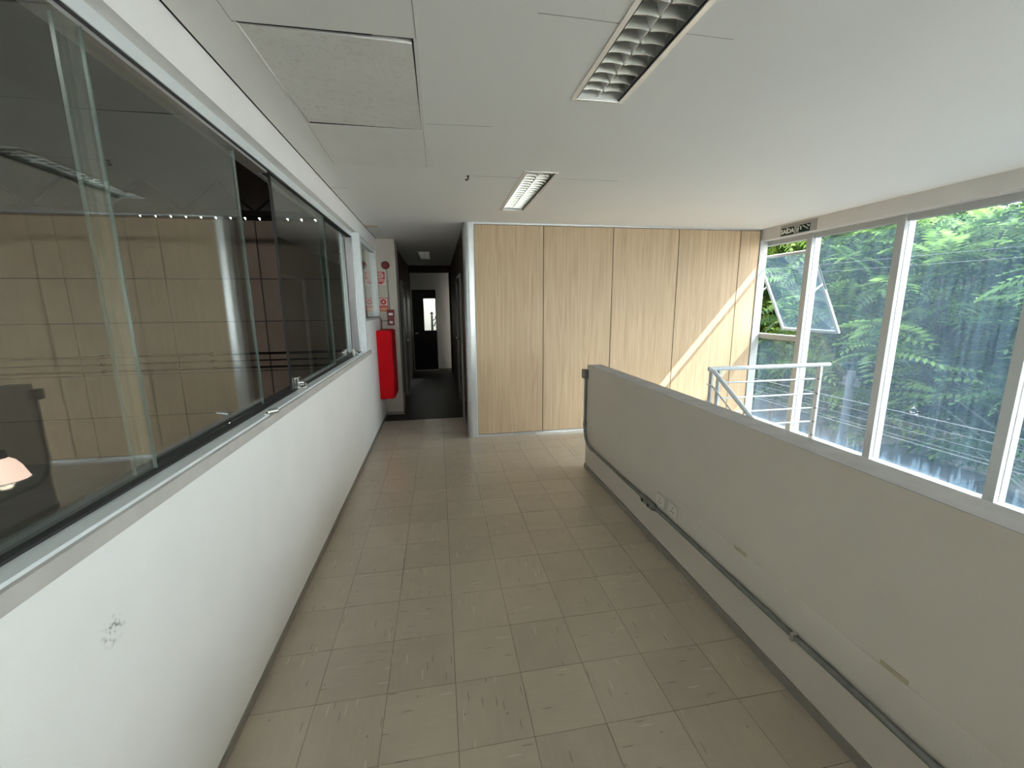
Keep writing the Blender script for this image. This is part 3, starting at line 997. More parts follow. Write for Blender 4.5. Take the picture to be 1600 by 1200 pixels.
# ------------------------------------------------------------------ corridor
wc = MB()
wc.box(-1.0, -0.66, 7.05, 10.80, 0, HC)
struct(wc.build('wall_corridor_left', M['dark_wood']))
wr = MB()
wr.box(0.35, 0.44, YP + 0.09, 6.25, 0, HC)
wr.box(0.35, 0.44, 7.62, 10.80, 0, HC)
wr.box(0.35, 0.44, 6.25, 7.62, 2.14, HC)
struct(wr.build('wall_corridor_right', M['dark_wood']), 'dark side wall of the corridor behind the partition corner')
d2 = root_struct('door_2', 'dark wooden side door with a round knob inside the corridor')
MB().box(0.365, 0.40, 6.30, 7.57, 0.01, 2.10).build('leaf', M['dark_wood'], d2, 0.003)
f2 = MB()
f2.box(0.325, 0.44, 6.25, 6.30, 0, 2.15)
f2.box(0.325, 0.44, 7.57, 7.62, 0, 2.15)
f2.box(0.325, 0.44, 6.30, 7.57, 2.10, 2.15)
f2.build('frame', M['frame_dim'], d2, 0.003)
kb = MB()
kb.tube([(0.365, 7.45, 1.13), (0.335, 7.45, 1.13), (0.325, 7.45, 1.13), (0.30, 7.45, 1.13)], [0.009, 0.009, 0.024, 0.020], 14)
kb.build('knob', M['chrome'], d2, smooth=True)
d3 = root_struct('door_3', 'dark frame and door on the left side of the corridor')
MB().box(-0.66, -0.635, 8.2, 9.0, 0.01, 2.1).build('leaf', M['dark_wood'], d3, 0.003)
f3 = MB()
f3.box(-0.66, -0.62, 8.14, 8.2, 0, 2.16)
f3.box(-0.66, -0.62, 9.0, 9.06, 0, 2.16)
f3.box(-0.66, -0.62, 8.2, 9.0, 2.1, 2.16)
f3.build('frame', M['frame_dim'], d3, 0.003)
kb = MB()
kb.tube([(-0.635, 8.28, 1.05), (-0.60, 8.28, 1.05), (-0.59, 8.28, 1.05), (-0.57, 8.28, 1.05)], [0.009, 0.009, 0.024, 0.020], 12)
kb.build('knob', M['chrome'], d3, smooth=True)
ft = MB()
ft.box(-0.66, 0.35, 10.76, 10.86, 2.50, HC)
ft.box(-0.68, -0.645, 10.76, 10.86, 0, 2.50)
ft.box(0.30, 0.36, 10.76, 10.86, 0, 2.50)
struct(ft.build('trim_1', M['dark_wood']), 'dark wooden opening frame at the end of the corridor')

YE = 11.25
we = MB()
for (a, b_, c, d) in rects_minus(-1.6, 1.2, 0.0, HC, [(-0.645, -0.037, -0.1, 2.11), (0.45, 1.15, -0.1, 2.2)]):  # right-hand opening is added out of view to spill light into the vestibule
    we.box(a, b_, YE, YE + 0.1, c, d)
struct(we.build('wall_end', M['wall']), 'white wall around the black door at the corridor end')
struct(MB().box(-0.035, 0.45, YE - 0.009, YE, 0, 0.05).build('baseboard_end', M['base']))
wv = MB()
wv.box(-1.7, -1.6, 10.86, 14.6, 0, HC)
wv.box(1.2, 1.3, 10.86, 14.6, 0, HC)
wv.box(-1.6, 1.2, 14.5, 14.6, 0, HC)
wv.box(-1.6, -0.68, 10.80, 10.86, 0, HC)
wv.box(0.36, 1.2, 10.80, 10.86, 0, HC)
struct(wv.build('wall_back_room', M['wall']))
d1 = root_struct('door_1', 'black door with a tall glazed pane at the end of the corridor')
lf = MB()
for (a, b_, c, d) in rects_minus(-0.645, -0.037, 0.03, 2.11, [(-0.355, -0.055, 1.065, 1.885)]):
    lf.box(a, b_, YE + 0.02, YE + 0.06, c, d)
lf.build('leaf', M['black_door'], d1)
MB().box(-0.355, -0.055, YE + 0.037, YE + 0.043, 1.065, 1.885).build('door_pane', M['glass_clear'], d1)
MB().bar((-0.60, YE + 0.0, 1.0), (-0.52, YE + 0.0, 1.0), 0.012, 0.018).build('handle', M['alu_grey'], d1)
MB().box(-0.655, -0.037, YE - 0.02, YE + 0.08, 0.0, 0.03).build('threshold', M['alu_grey'], d1)
# unseen lamp added to brighten the room behind the door pane
rl = thing('room_fill_lamp', 'added unseen lamp brightening the room behind the black door', 'ceiling lamp', (0.35, 13.0, HC))
MB().lathe([(0.001, -0.07), (0.09, -0.06), (0.14, -0.02), (0.15, 0.0)], (0.35, 13.0, HC)).build('shade', emis('lit_opal_shade', (1.0, 0.95, 0.86), 1.0), rl, smooth=True)
pd = bpy.data.lights.new('room_lamp_bulb', 'POINT')
pd.energy = 18
pd.color = (1.0, 0.96, 0.88)
pd.shadow_soft_size = 0.1
po = bpy.data.objects.new('room_lamp_bulb', pd)
COL.objects.link(po)
po.parent = rl
po.location = (0, 0, -0.14)
st = thing('dark_stand', 'slender dark stand with a round head behind the door pane', 'stand', (-0.165, 12.3, 0))  # made-up stand drawing an unidentified dark shape in the pane
MB().tube([(-0.165, 12.3, 0.02), (-0.165, 12.3, 1.44)], [0.045, 0.03], 10).build('pole', M['black_pl'], st, smooth=True)
MB().lathe([(0.001, -0.05), (0.035, -0.03), (0.046, 0.0), (0.035, 0.03), (0.001, 0.05)], (-0.165, 12.3, 1.49), 14).build('round_head', M['black_pl'], st, smooth=True)
MB().lathe([(0.001, 0.03), (0.14, 0.02), (0.15, 0.0), (0.001, 0.0)], (-0.165, 12.3, 0.0), 18).build('foot', M['black_pl'], st)
for sx, zz in ((0.11, 1.42), (0.09, 1.25)):
    MB().tube([(-0.165, 12.3, zz - 0.14), (-0.165 + sx * 0.7, 12.3, zz - 0.1), (-0.165 + sx, 12.3, zz)], 0.016, 8).build('hook_arm', M['black_pl'], st, smooth=True)

# ------------------------------------------------------------------ oak partition
pw = root_struct('wall_front', 'pale oak panelled partition crossing the end of the landing')
MB().box(0.45, XW - 0.12, YP + 0.014, YP + 0.085, 0.0, HC).build('core', M['dark_wood'], pw)
seams = [0.462, 1.323, 2.236, 3.142, 4.042, 4.335]
for a, b_ in zip(seams[:-1], seams[1:]):
    zc = (0.03 + 2.640) / 2
    MB().box(a + 0.005, b_ - 0.005, YP, YP + 0.014, 0.035, 2.640).build('wood_panel', M['oak'], pw, 0.0012, at=((a + b_) / 2, YP, zc))
MB().box(0.45, XW - 0.115, YP - 0.006, YP + 0.09, 2.646, HC).build('top_track', M['alu_grey'], pw, 0.001)
MB().box(0.45, XW - 0.115, YP - 0.004, YP + 0.09, 0.0, 0.028).build('bottom_track', M['alu_grey'], pw, 0.001)
for xx in seams[1:-1]:
    MB().box(xx - 0.004, xx + 0.004, YP + 0.006, YP + 0.014, 0.03, 2.645).build('joint_strip', M['black_pl'], pw)
# rounded aluminium corner post
cpz = MB()
prof = [(0.44, YP - 0.004)]
cxp, cyp, rr = 0.395, YP + 0.056, 0.062
prof = [(0.452, YP - 0.006), (cxp, YP - 0.006)]
for k in range(9):
    t = math.pi * 1.5 - (math.pi / 2) * k / 8
    prof.append((cxp + rr * math.cos(t), cyp + rr * math.sin(t)))
prof += [(cxp - rr, YP + 0.13), (0.452, YP + 0.13)]
cpz.prism(prof, lambda u, v, q: (u, v, q), 0.0, HC - 0.002)
cpz.build('corner_post', M['alu_grey'], pw, smooth=True)
MB().box(0.4525, 0.462, YP - 0.009, YP + 0.01, 0.0, HC - 0.004).build('corner_bead', M['alu'], pw)
MB().box(4.337, 4.452, YP - 0.012, YP + 0.085, 0.0, 2.52).build('end_jamb', M['facade'], pw, 0.003)

# ------------------------------------------------------------------ half wall
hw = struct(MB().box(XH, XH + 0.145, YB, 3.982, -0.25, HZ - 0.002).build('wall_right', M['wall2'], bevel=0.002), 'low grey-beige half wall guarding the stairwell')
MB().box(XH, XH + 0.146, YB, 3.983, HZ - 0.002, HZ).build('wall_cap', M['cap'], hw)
MB().box(XH - 0.0012, XH, 0.55, 2.30, 0.30, 0.447).build('repainted_strip', M['patch'], hw)
struct(MB().box(XH - 0.010, XH, YB, 3.982, 0.0, 0.048).build('baseboard_right', M['base'], bevel=0.002), 'grey skirting along the foot of the half wall')

ec = thing('electrical_conduit', 'galvanised steel conduit running low along the half wall and up its end', 'conduit', (XH - 0.02, 1.5, 0.275))
rc = 0.0138
xc = XH - 0.016
arc = [(xc, 3.80 + 0.17 * math.sin(t), 0.277 + 0.17 * (1 - math.cos(t))) for t in [math.pi / 2 * k / 8 for k in range(9)]]
MB().tube([(xc, 2.69, 0.277), (xc, 3.80, 0.277)], rc, 12).build('pipe', M['galv'], ec, smooth=True)
MB().tube([(xc, -1.5, 0.277), (xc, 2.50, 0.277)], rc, 12).build('pipe', M['galv'], ec, smooth=True)
MB().tube(arc, rc, 12).build('elbow', M['galv'], ec, smooth=True)
MB().tube([(xc, 3.97, 0.447), (xc, 3.97, 0.955)], rc, 12).build('pipe', M['galv'], ec, smooth=True)
for p, q in (((xc, 3.80, 0.277), (xc, 3.74, 0.277)), ((xc, 3.97, 0.45), (xc, 3.97, 0.50))):
    MB().tube([p, q], 0.018, 12).build('coupling', M['galv'], ec, smooth=True)
MB().box(XH - 0.045, XH - 0.0005, 3.935, 4.02, 0.955, 1.045).build('terminal_box', M['galv'], ec, 0.004)
jb = MB().tube([(xc - 0.006, 2.49, 0.277), (xc - 0.006, 2.505, 0.277), (xc - 0.006, 2.52, 0.277), (xc - 0.006, 2.67, 0.277), (xc - 0.006, 2.69, 0.277), (xc - 0.006, 2.70, 0.277)],
               [0.016, 0.017, 0.027, 0.027, 0.018, 0.016], 12).build('junction_box', M['galv'], ec, smooth=True)
for yy in (2.555, 2.64):
    MB().disc((xc - 0.030, yy, 0.277), (-1, 0, 0), 0.013, 0.005, 14).build('blank_hole', M['black_pl'], jb)
for yy in (1.33, 0.62):
    cl = MB().box(XH - 0.032, XH - 0.0003, yy - 0.009, yy + 0.009, 0.260, 0.294)
    cl.build('clamp', M['chrome'], ec, 0.003)

def outlet(y, label, proud):
    t = thing('wall_outlet', label, 'outlet', (XH, y, 0.36))
    x1 = XH - 0.0015
    MB().box(x1 - proud, x1, y - 0.052, y + 0.052, 0.318, 0.402).build('cover_plate', M['outlet'], t, 0.003)
    for dy, dz in ((-0.012, -0.012), (0.012, -0.012), (0.0, 0.014)):
        MB().disc((x1 - proud, y + dy, 0.36 + dz), (-1, 0, 0), 0.0045, 0.001, 10).build('socket_hole', M['black_pl'], t)
outlet(2.452, 'white wall outlet next to the conduit junction box, farther of the pair', 0.016)
outlet(2.310, 'white wall outlet with a yellowed edge, nearer of the pair', 0.008)
for y, z, lab in ((1.700, 0.447, 'yellowed tape scrap on the half wall, the farther one'), (0.965, 0.457, 'yellowed tape scrap low on the half wall, the nearer one')):
    tag(MB().box(XH - 0.002, XH - 0.0012, y - 0.045, y + 0.045, z - 0.009, z + 0.009).build('tape_scrap', M['tape'], at=(XH, y, z)), lab, 'tape')

# ------------------------------------------------------------------ stairwell: guard rail, flight, lower hall
gr = thing('stair_guard_rail', 'pale grey tubular steel guard rail at the head of the stairs', 'railing', (2.9, 4.07, 0))
MB().tube([(2.89, 4.07, 0.985), (3.6, 4.07, 0.985), (4.425, 4.07, 0.985)], 0.024, 16).build('top_rail', M['steel_paint'], gr, smooth=True)
def flat_post(x, y, z0, z1, dx=0.024, dy=0.05):
    p = MB().box(x - dx / 2, x + dx / 2, y - dy / 2, y + dy / 2, z0, z1).build('post', M['steel_paint'], gr, 0.002)
    return p
pA = flat_post(2.925, 4.07, -0.25, 0.965)
pB = flat_post(3.015, 4.07, 0.0, 0.965)
pC = flat_post(4.30, 4.07, 0.0, 0.965, 0.03, 0.055)
BARZ = (0.825, 0.65, 0.482, 0.318, 0.155)
for z in BARZ:
    MB().tube([(2.995, 4.07, z), (4.30, 4.07, z)], 0.0095, 10).build('rail_bar', M['steel_paint'], gr, smooth=True)
    MB().disc((4.284, 4.055, z), (0, -1, 0), 0.011, 0.018, 12).build('bolt', M['bolt'], pC)
SL = 0.60
def on_slope(z, y):
    return z - (4.05 - y) * SL
xs_ = 2.925
MB().tube([(2.89, 4.07, 0.985), (xs_, 4.03, 0.965), (xs_, 1.0, on_slope(0.965, 1.02))], 0.024, 16).build('sloping_rail', M['steel_paint'], gr, smooth=True)
for z in (0.81, 0.62, 0.43, 0.24):
    MB().tube([(2.88, 4.07, z + 0.01), (xs_ + 0.002, 4.06, z), (xs_, 1.0, on_slope(z, 1.01))], 0.0085, 8).build('rail_bar', M['steel_paint'], gr, smooth=True)
for y in (3.0, 2.0, 1.05):
    z1 = on_slope(0.965, y)
    MB().box(xs_ - 0.012, xs_ + 0.012, y - 0.025, y + 0.025, z1 - 1.0, z1 - 0.01).build('post', M['steel_paint'], gr, 0.002)

stw = thing('staircase', 'grey concrete flight descending behind the half wall', 'staircase', (2.2, 2.5, -3.2))
for k in range(17):
    y1 = 3.98 - 0.28 * k
    z1 = -0.168 * (k + 1)
    MB().box(XH + 0.146, 2.90, y1 - 0.29, y1, z1 - 0.20, z1).build('step', M['lower'], stw, 0.004)
struct(MB().box(XH, XW, YB, 10.9, -3.6, -3.3).build('floor_lower_hall', M['lower']))
lh = MB()
lh.box(XH - 0.0, XH + 0.12, YB, 10.9, -3.3, -0.25)
lh.box(XH + 0.12, XW, 9.9, 10.0, -3.3, -0.25)
struct(lh.build('wall_lower_hall', M['lower']))

# ------------------------------------------------------------------ facade
struct(MB().box(4.36, 4.60, YB, 10.9, 2.512, HC + 0.02).build('trim_2', M['beam'], bevel=0.008), 'pale concrete beam along the top of the glazed facade')
posts = [4.57 - 1.028 * k for k in range(-6, 9)]
posts.sort()
ZB = 0.05
struct(MB().box(4.42, 4.60, YB, 10.9, -3.3, -0.02).build('wall_facade_base', M['lower']))
n = 3
for i in range(len(posts) - 1):
    y0, y1 = posts[i], posts[i + 1]
    first = abs(y0 - 4.57) < 0.01
    w = root_struct('window_%d' % n, {True: 'facade bay beside the partition with its awning sash pushed open', False: None}[first])
    n += 1
    hp = 0.038
    po_ = MB().box(XW, XW + 0.062, y0 - hp, y0 + hp, -0.02, 2.512)
    po_.build('mullion', M['facade'], w, 0.003)
    MB().box(XW + 0.066, XW + 0.135, y0 - hp + 0.004, y0 + hp - 0.004, -0.02, 2.512).build('mullion_cap', M['facade'], w, 0.003)
    MB().box(XW + 0.060, XW + 0.068, y0 - hp + 0.008, y0 + hp - 0.008, -0.02, 2.512).build('mullion_gasket', M['bolt'], w)
    MB().box(XW + 0.02, XW + 0.10, y0 + hp, y1 - hp, 2.452, 2.513).build('head_frame', M['facade'], w, 0.003)
    MB().box(XW + 0.0, XW + 0.10, y0 + hp, y1 - hp, -0.02, ZB).build('sill_frame', M['facade'], w, 0.003)
    if not first:
        MB().box(XW + 0.058, XW + 0.066, y0 + hp - 0.004, y1 - hp + 0.004, ZB, 2.455).build('pane', M['glass_dirty'], w)
        bd = MB()
        for yy in (y0 + hp, y1 - hp):
            bd.box(XW + 0.050, XW + 0.074, yy - 0.004, yy + 0.004, ZB, 2.452)
        bd.build('glazing_bead', M['alu_grey'], w)
    else:
        MB().box(XW + 0.0, XW + 0.10, y0 + hp, y1 - hp, 1.206, 1.272).build('transom', M['facade'], w, 0.003)
        MB().box(XW + 0.058, XW + 0.066, y0 + hp - 0.004, y1 - hp + 0.004, ZB, 1.208).build('pane', M['glass_dirty'], w)
        # awning sash: head slid down, foot pushed out
        ya, yb = y0 + hp + 0.012, y1 - hp - 0.012
        T = Vector((4.565, 0, 2.335))
        B = Vector((5.115, 0, 1.295))
        def P3(v, y):
            return (v.x, y, v.z)
        dirv = (B - T).normalized()
        nrm = Vector((-dirv.z, 0, dirv.x))
        sash = MB()
        for yy in (ya + 0.018, yb - 0.018):
            sash.bar(P3(T, yy), P3(B, yy), 0.036, 0.028, nrm)
        for v in (T + dirv * 0.018, B - dirv * 0.018):
            sash.bar(P3(v, ya + 0.036), P3(v, yb - 0.036), 0.036, 0.028, nrm)
        so = sash.build('awning_sash', M['facade'], w, 0.002)
        v0, v1 = T + dirv * 0.03, B - dirv * 0.03
        g = MB()
        q = nrm * 0.003
        vs = []
        for s_ in (-1, 1):
            for v in (v0, v1):
                for yy in (ya + 0.03, yb - 0.03):
                    pp = v + q * s_
                    vs.append((pp.x, yy, pp.z))
        g.add(vs, [(0, 1, 3, 2), (4, 6, 7, 5), (0, 4, 5, 1), (2, 3, 7, 6), (0, 2, 6, 4), (1, 5, 7, 3)])
        g.build('sash_pane', M['glass_dirty'], so)
        for yy in (ya + 0.004, yb - 0.004):
            v = T + dirv * 0.46
            MB().bar((4.515, yy, 1.72), P3(v, yy), 0.008, 0.022, nrm).build('stay_arm', M['facade'], w)
            MB().bar(P3(T + dirv * 0.2, yy), P3(T + dirv * 0.55, yy), 0.008, 0.02, nrm).build('stay_channel', M['alu_grey'], w)

# exit sign on the beam
XS = 4.36
es = thing('exit_sign', 'green exit sign with white lettering and stairs pictogram on the beam', 'sign', (XS, 4.66, 2.52))
MB().box(XS - 0.006, XS - 0.0005, 4.395, 4.922, 2.517, 2.648).build('backing_plate', M['acrylic'], es, 0.001)
MB().box(XS - 0.009, XS - 0.006, 4.712, 4.905, 2.524, 2.612).build('text_panel', M['sign_green'], es)
MB().box(XS - 0.009, XS - 0.006, 4.482, 4.680, 2.526, 2.612).build('pictogram_panel', M['sign_green'], es)
tm = text_mesh('lettering', 'SA\u00cdDA', 0.088, 0.0008)
tm.materials.append(M['sign_white'])
to = bpy.data.objects.new('lettering', tm)
COL.objects.link(to)
to.parent = es
OFF[to] = OFF[es]
to.matrix_local = Matrix.Translation(Vector((XS - 0.0098, 4.808, 2.566)) - OFF[es]) @ Matrix(((0, 0, -1, 0), (-0.80, 0, 0, 0), (0, 0.85, 0, 0), (0, 0, 0, 1)))
# pictogram: square frame, running figure, stairs down, arrow
pg = MB()
XP0, XP1 = XS - 0.0102, XS - 0.009
YZm = lambda u, v, q: (q, 4.678 - u, 2.526 + v)     # u runs to the right as seen from the room
def pgbar(u0, v0, u1, v1, w):
    dx, dy = u1 - u0, v1 - v0
    l = math.hypot(dx, dy)
    ax, ay = -dy / l * w / 2, dx / l * w / 2
    pg.prism([(u0 + ax, v0 + ay), (u1 + ax, v1 + ay), (u1 - ax, v1 - ay), (u0 - ax, v0 - ay)], YZm, XP0, XP1)
pgbar(0.010, 0.008, 0.010, 0.078, 0.006)
pgbar(0.010, 0.078, 0.048, 0.078, 0.006)
pgbar(0.010, 0.010, 0.040, 0.010, 0.006)
pgbar(0.032, 0.056, 0.026, 0.036, 0.012)
pgbar(0.026, 0.036, 0.040, 0.022, 0.007)
pgbar(0.026, 0.036, 0.018, 0.022, 0.007)
pgbar(0.032, 0.054, 0.046, 0.046, 0.006)
pgbar(0.036, 0.062, 0.036, 0.072, 0.010)
pgbar(0.064, 0.072, 0.072, 0.030, 0.012)
for k in range(5):
    u = 0.085 + k * 0.017
    v = 0.072 - k * 0.010
    pgbar(u, v, u + 0.017, v, 0.005)
    pgbar(u + 0.017, v + 0.002, u + 0.017, v - 0.011, 0.005)
pgbar(0.150, 0.076, 0.184, 0.056, 0.006)
pgbar(0.184, 0.056, 0.184, 0.072, 0.006)
pgbar(0.184, 0.056, 0.168, 0.054, 0.006)
pg.build('pictogram', M['sign_white'], es)

# wall behind the camera and office behind the partition
bw = MB()
for (a, b_, c, d) in rects_minus(-1.0, XW + 0.15, -3.3, HC + 0.02, [(1.65, 4.30, 0.10, 2.50)]):
    bw.box(a, b_, YB - 0.1, YB, c, d)
struct(bw.build('wall_back', M['wall']), 'wall behind the camera with an added window that lets light in')
for (xa, xb) in ((1.65, 4.30),):  # unseen window added behind the camera to brighten walls and ceiling
    w = root_struct('window_%d' % n, None)
    n += 1
    f = MB()
    xm = (xa + xb) / 2
    for xx in (xa + 0.02, xm, xb - 0.02):
        f.box(xx - 0.02, xx + 0.02, YB - 0.09, YB - 0.02, 0.10, 2.50)
    f.box(xa + 0.04, xb - 0.04, YB - 0.09, YB - 0.02, 0.10, 0.14)
    f.box(xa + 0.04, xb - 0.04, YB - 0.09, YB - 0.02, 2.46, 2.50)
    f.build('frame', M['facade'], w)
    for x0, x1 in ((xa + 0.04, xm - 0.02), (xm + 0.02, xb - 0.04)):
        MB().box(x0, x1, YB - 0.058, YB - 0.052, 0.14, 2.46).build('pane', M['glass_clear'], w)
struct(MB().box(-0.95, 14.0, -24.0, YB - 0.1, -0.45, -0.15).build('ground_bounce_terrace', M['terrace']), 'added unseen terrace behind the camera that bounces light indoors')  # added out of view as a reflector that lights the ceiling
struct(MB().box(0.44, XW, 10.9, 11.0, -3.3, HC).build('wall_office', M['wall']))

# ------------------------------------------------------------------ warehouse seen through the sliding glass
WY = 14.5
wf = root_struct('wall_warehouse', 'brown precast panel wall of the warehouse behind the sliding glass')
hs = [-3.0, -1.62, -0.30, 1.27, 2.57, 4.30]
vsx = [-16.0, -13.2, -10.6, -8.0, -5.36, -3.0, -1.0]
for a, b_ in zip(vsx[:-1], vsx[1:]):
    for c, d in zip(hs[:-1], hs[1:]):
        dy = random.uniform(0, 0.012)
        MB().box(a + 0.018, b_ - 0.018, WY - dy, WY + 0.15, c + 0.015, d - 0.015).build('precast_panel', M['wh_panel'], wf, at=((a + b_) / 2, WY, (c + d) / 2))
MB().box(-16, -1.0, WY + 0.03, WY + 0.14, -3.0, 4.29).build('joint_backing', M['gap'], wf)
# foam closures leave day-lit notches under the corrugated roof
cl = MB()
x = -16.0
while x < -1.05:
    nt_ = 0.33 if -9.0 < x < -3.0 else 0.40
    cl.prism([(x, 4.29), (x + 0.40, 4.29), (x + nt_, 4.36), (x + nt_ - 0.03, 4.42), (x + 0.0, 4.42)], YZ, WY + 0.02, WY + 0.10)
    x += 0.40
cl.build('roof_closure', M['wh_dark'], wf)
wo2 = MB()
wo2.box(-16.2, -16.0, -6, WY, -3.0, 5.6)
wo2.box(-16.2, -1.0, -6.2, -6, -3.0, 5.6)
wo2.box(-1.0, -0.995, YC, WY, -3.0, HC + 0.4)
wo2.box(-1.0, -0.995, YB - 1.5, YC, -3.0, 0.0)
wo2.box(-1.4, -1.0, -6.2, WY + 0.2, HC + 0.1, 5.6)
struct(wo2.build('wall_warehouse_sides', M['wh_roof']))
struct(MB().box(-16.2, -0.99, -6.2, WY + 0.2, -3.2, -3.0).build('floor_warehouse', M['wh_floor']))
rf = MB()
rf.add([(-16.4, WY + 0.3, 4.42), (-0.9, WY + 0.3, 4.42), (-0.9, -6.4, 6.6), (-16.4, -6.4, 6.6),
        (-16.4, WY + 0.3, 4.50), (-0.9, WY + 0.3, 4.50), (-0.9, -6.4, 6.68), (-16.4, -6.4, 6.68)],
       [(0, 1, 2, 3), (7, 6, 5, 4), (0, 4, 5, 1), (1, 5, 6, 2), (2, 6, 7, 3), (3, 7, 4, 0)])
struct(rf.build('ceiling_warehouse', M['wh_roof']))
tr = thing('roof_truss', 'dark steel roof truss above the warehouse, seen through the open pane gap', 'truss', (-8, 12, 3.98))
MB().box(-16, -1.4, 11.92, 12.08, 3.93, 4.06).build('bottom_chord', M['wh_dark'], tr)
MB().box(-16, -1.4, 11.92, 12.08, 4.74, 4.88).build('top_chord', M['wh_dark'], tr)
for k in range(18):
    xa = -15.6 + 0.8 * k
    p, q = ((xa, 12, 4.76), (xa + 0.8, 12, 4.03)) if k % 2 else ((xa, 12, 4.03), (xa + 0.8, 12, 4.76))
    MB().bar(p, q, 0.05, 0.05).build('diagonal_brace', M['wh_dark'], tr)
for zc, r, lab in ((0.27, 0.035, 'upper dark service pipe along the warehouse wall'), (0.05, 0.02, 'thin dark cable line below the upper service pipe'),
                   (-0.17, 0.03, 'dark service pipe lowest of the three on the warehouse wall')):
    t = thing('service_pipe', lab, 'pipe', (-8, WY - 0.1, zc))
    MB().tube([(-15.9, WY - 0.1, zc), (-1.1, WY - 0.1, zc)], r, 8).build('pipe', M['wh_dark'], t, smooth=True)
    for xb in (-13, -10, -7, -4):
        MB().box(xb - 0.03, xb + 0.03, WY - 0.14, WY - 0.01, zc - r - 0.02, zc + r + 0.02).build('pipe_bracket', M['wh_dark'], t)
# high-bay lamp hanging low over the warehouse floor
lc = Vector((-5.70, 6.27, -0.42))
hl = thing('high_bay_lamp', 'glowing bell shaped warehouse lamp at the left edge of the glass', 'lamp', lc)
MB().lathe([(0.03, 0.20), (0.07, 0.19), (0.12, 0.15), (0.17, 0.06), (0.20, -0.03), (0.225, -0.10)], lc, 28).build('shade', M['lamp_glow'], hl, smooth=True)
MB().lathe([(0.225, -0.10), (0.232, -0.103), (0.232, -0.112), (0.222, -0.112)], lc, 28).build('rim', M['alu'], hl)
MB().lathe([(0.001, 0.30), (0.05, 0.30), (0.06, 0.20), (0.03, 0.19)], lc, 16).build('ballast', M['wh_dark'], hl, smooth=True)
MB().tube([(lc.x, lc.y, lc.z + 0.3), (lc.x, lc.y, 5.3)], 0.006, 6).build('hanging_cable', M['wh_dark'], hl)
ld = bpy.data.lights.new('high_bay_bulb', 'POINT')
ld.energy = 8
ld.color = (1.0, 0.80, 0.62)
ld.shadow_soft_size = 0.08
lo = bpy.data.objects.new('high_bay_bulb', ld)
COL.objects.link(lo)
lo.parent = hl
lo.location = (0, 0, -0.16)

# ------------------------------------------------------------------ street outside
GZ = -3.6
struct(MB().box(4.6, 60, -40, 60, GZ - 0.2, GZ).build('ground_street', M['asphalt']), 'asphalt street outside the facade')
struct(MB().box(13.4, 60, -40, 60, GZ, GZ + 0.12).build('ground_verge', M['pavement']), 'sunlit paved verge under the trees')
sw = thing('street_wall', 'low grey wall across the street below the trees', 'wall', (13.6, 14, GZ))
MB().box(13.5, 13.7, 9.5, 30, GZ + 0.12, GZ + 1.7).build('wall_body', M['fence_wall'], sw, 0.01)
MB().box(13.42, 13.78, 9.4, 30, GZ + 1.7, GZ + 1.78).build('coping', M['pavement'], sw, 0.01)
MB().box(13.4, 13.8, 9.1, 9.5, GZ + 0.12, GZ + 1.95).build('end_pier', M['fence_wall'], sw, 0.01)

up = thing('utility_pole', 'grey concrete utility pole carrying the street wires', 'pole', (9.5, 8.15, GZ))
MB().tube([(9.5, 8.15, GZ), (9.5, 8.15, 0.12)], [0.10, 0.08], 14).build('shaft', M['concrete'], up, smooth=True)
MB().bar((9.5, 7.95, -0.2), (9.5, 8.35, -0.2), 0.07, 0.07).build('cross_arm', M['concrete'], up)
for yy in (8.0, 8.3):
    MB().lathe([(0.001, 0.14), (0.03, 0.12), (0.04, 0.08), (0.03, 0.05), (0.04, 0.02), (0.02, 0.0)], (9.5, yy, -0.165), 10).build('insulator', M['concrete'], up)
def wire(p, q, sag, r, label, grp):
    p, q = Vector(p), Vector(q)
    pts = []
    for k in range(25):
        t = k / 24
        v = p.lerp(q, t)
        v.z -= sag * 4 * t * (1 - t)
        pts.append(v)
    t = tag(MB().tube(pts, r, 5).build('power_line', M['cable'], smooth=True), label, 'wire', grp)
G = 'overhead street wires'
wire((9.38, 40, -0.1), (9.38, -25, -0.1), 0.45, 0.009, 'thick overhead wire, topmost of the low bundle outside the facade', G)
for k, z in enumerate((-0.28, -0.40, -0.50)):
    wire((9.38, 40, z), (9.38, -25, z), 0.45 + 0.05 * k, 0.005, ('thin dark street wire just under the topmost wire of the low bundle', 'thin dark street wire in the middle of the low bundle', 'thin dark street wire just above the lowest pale wire')[k], G)
wire((9.38, 40, -0.62), (9.38, -25, -0.62), 0.5, 0.009, 'thick pale wire, lowest of the bundle beside the utility pole', G)
wire((9.5, 40, 3.6), (9.5, -25, 2.6), 0.5, 0.0035, 'high street wire in front of the tree crowns, upper one', G)
wire((9.5, 40, 3.45), (9.5, -25, 2.4), 0.5, 0.0035, 'high street wire in front of the tree crowns, lower one', G)

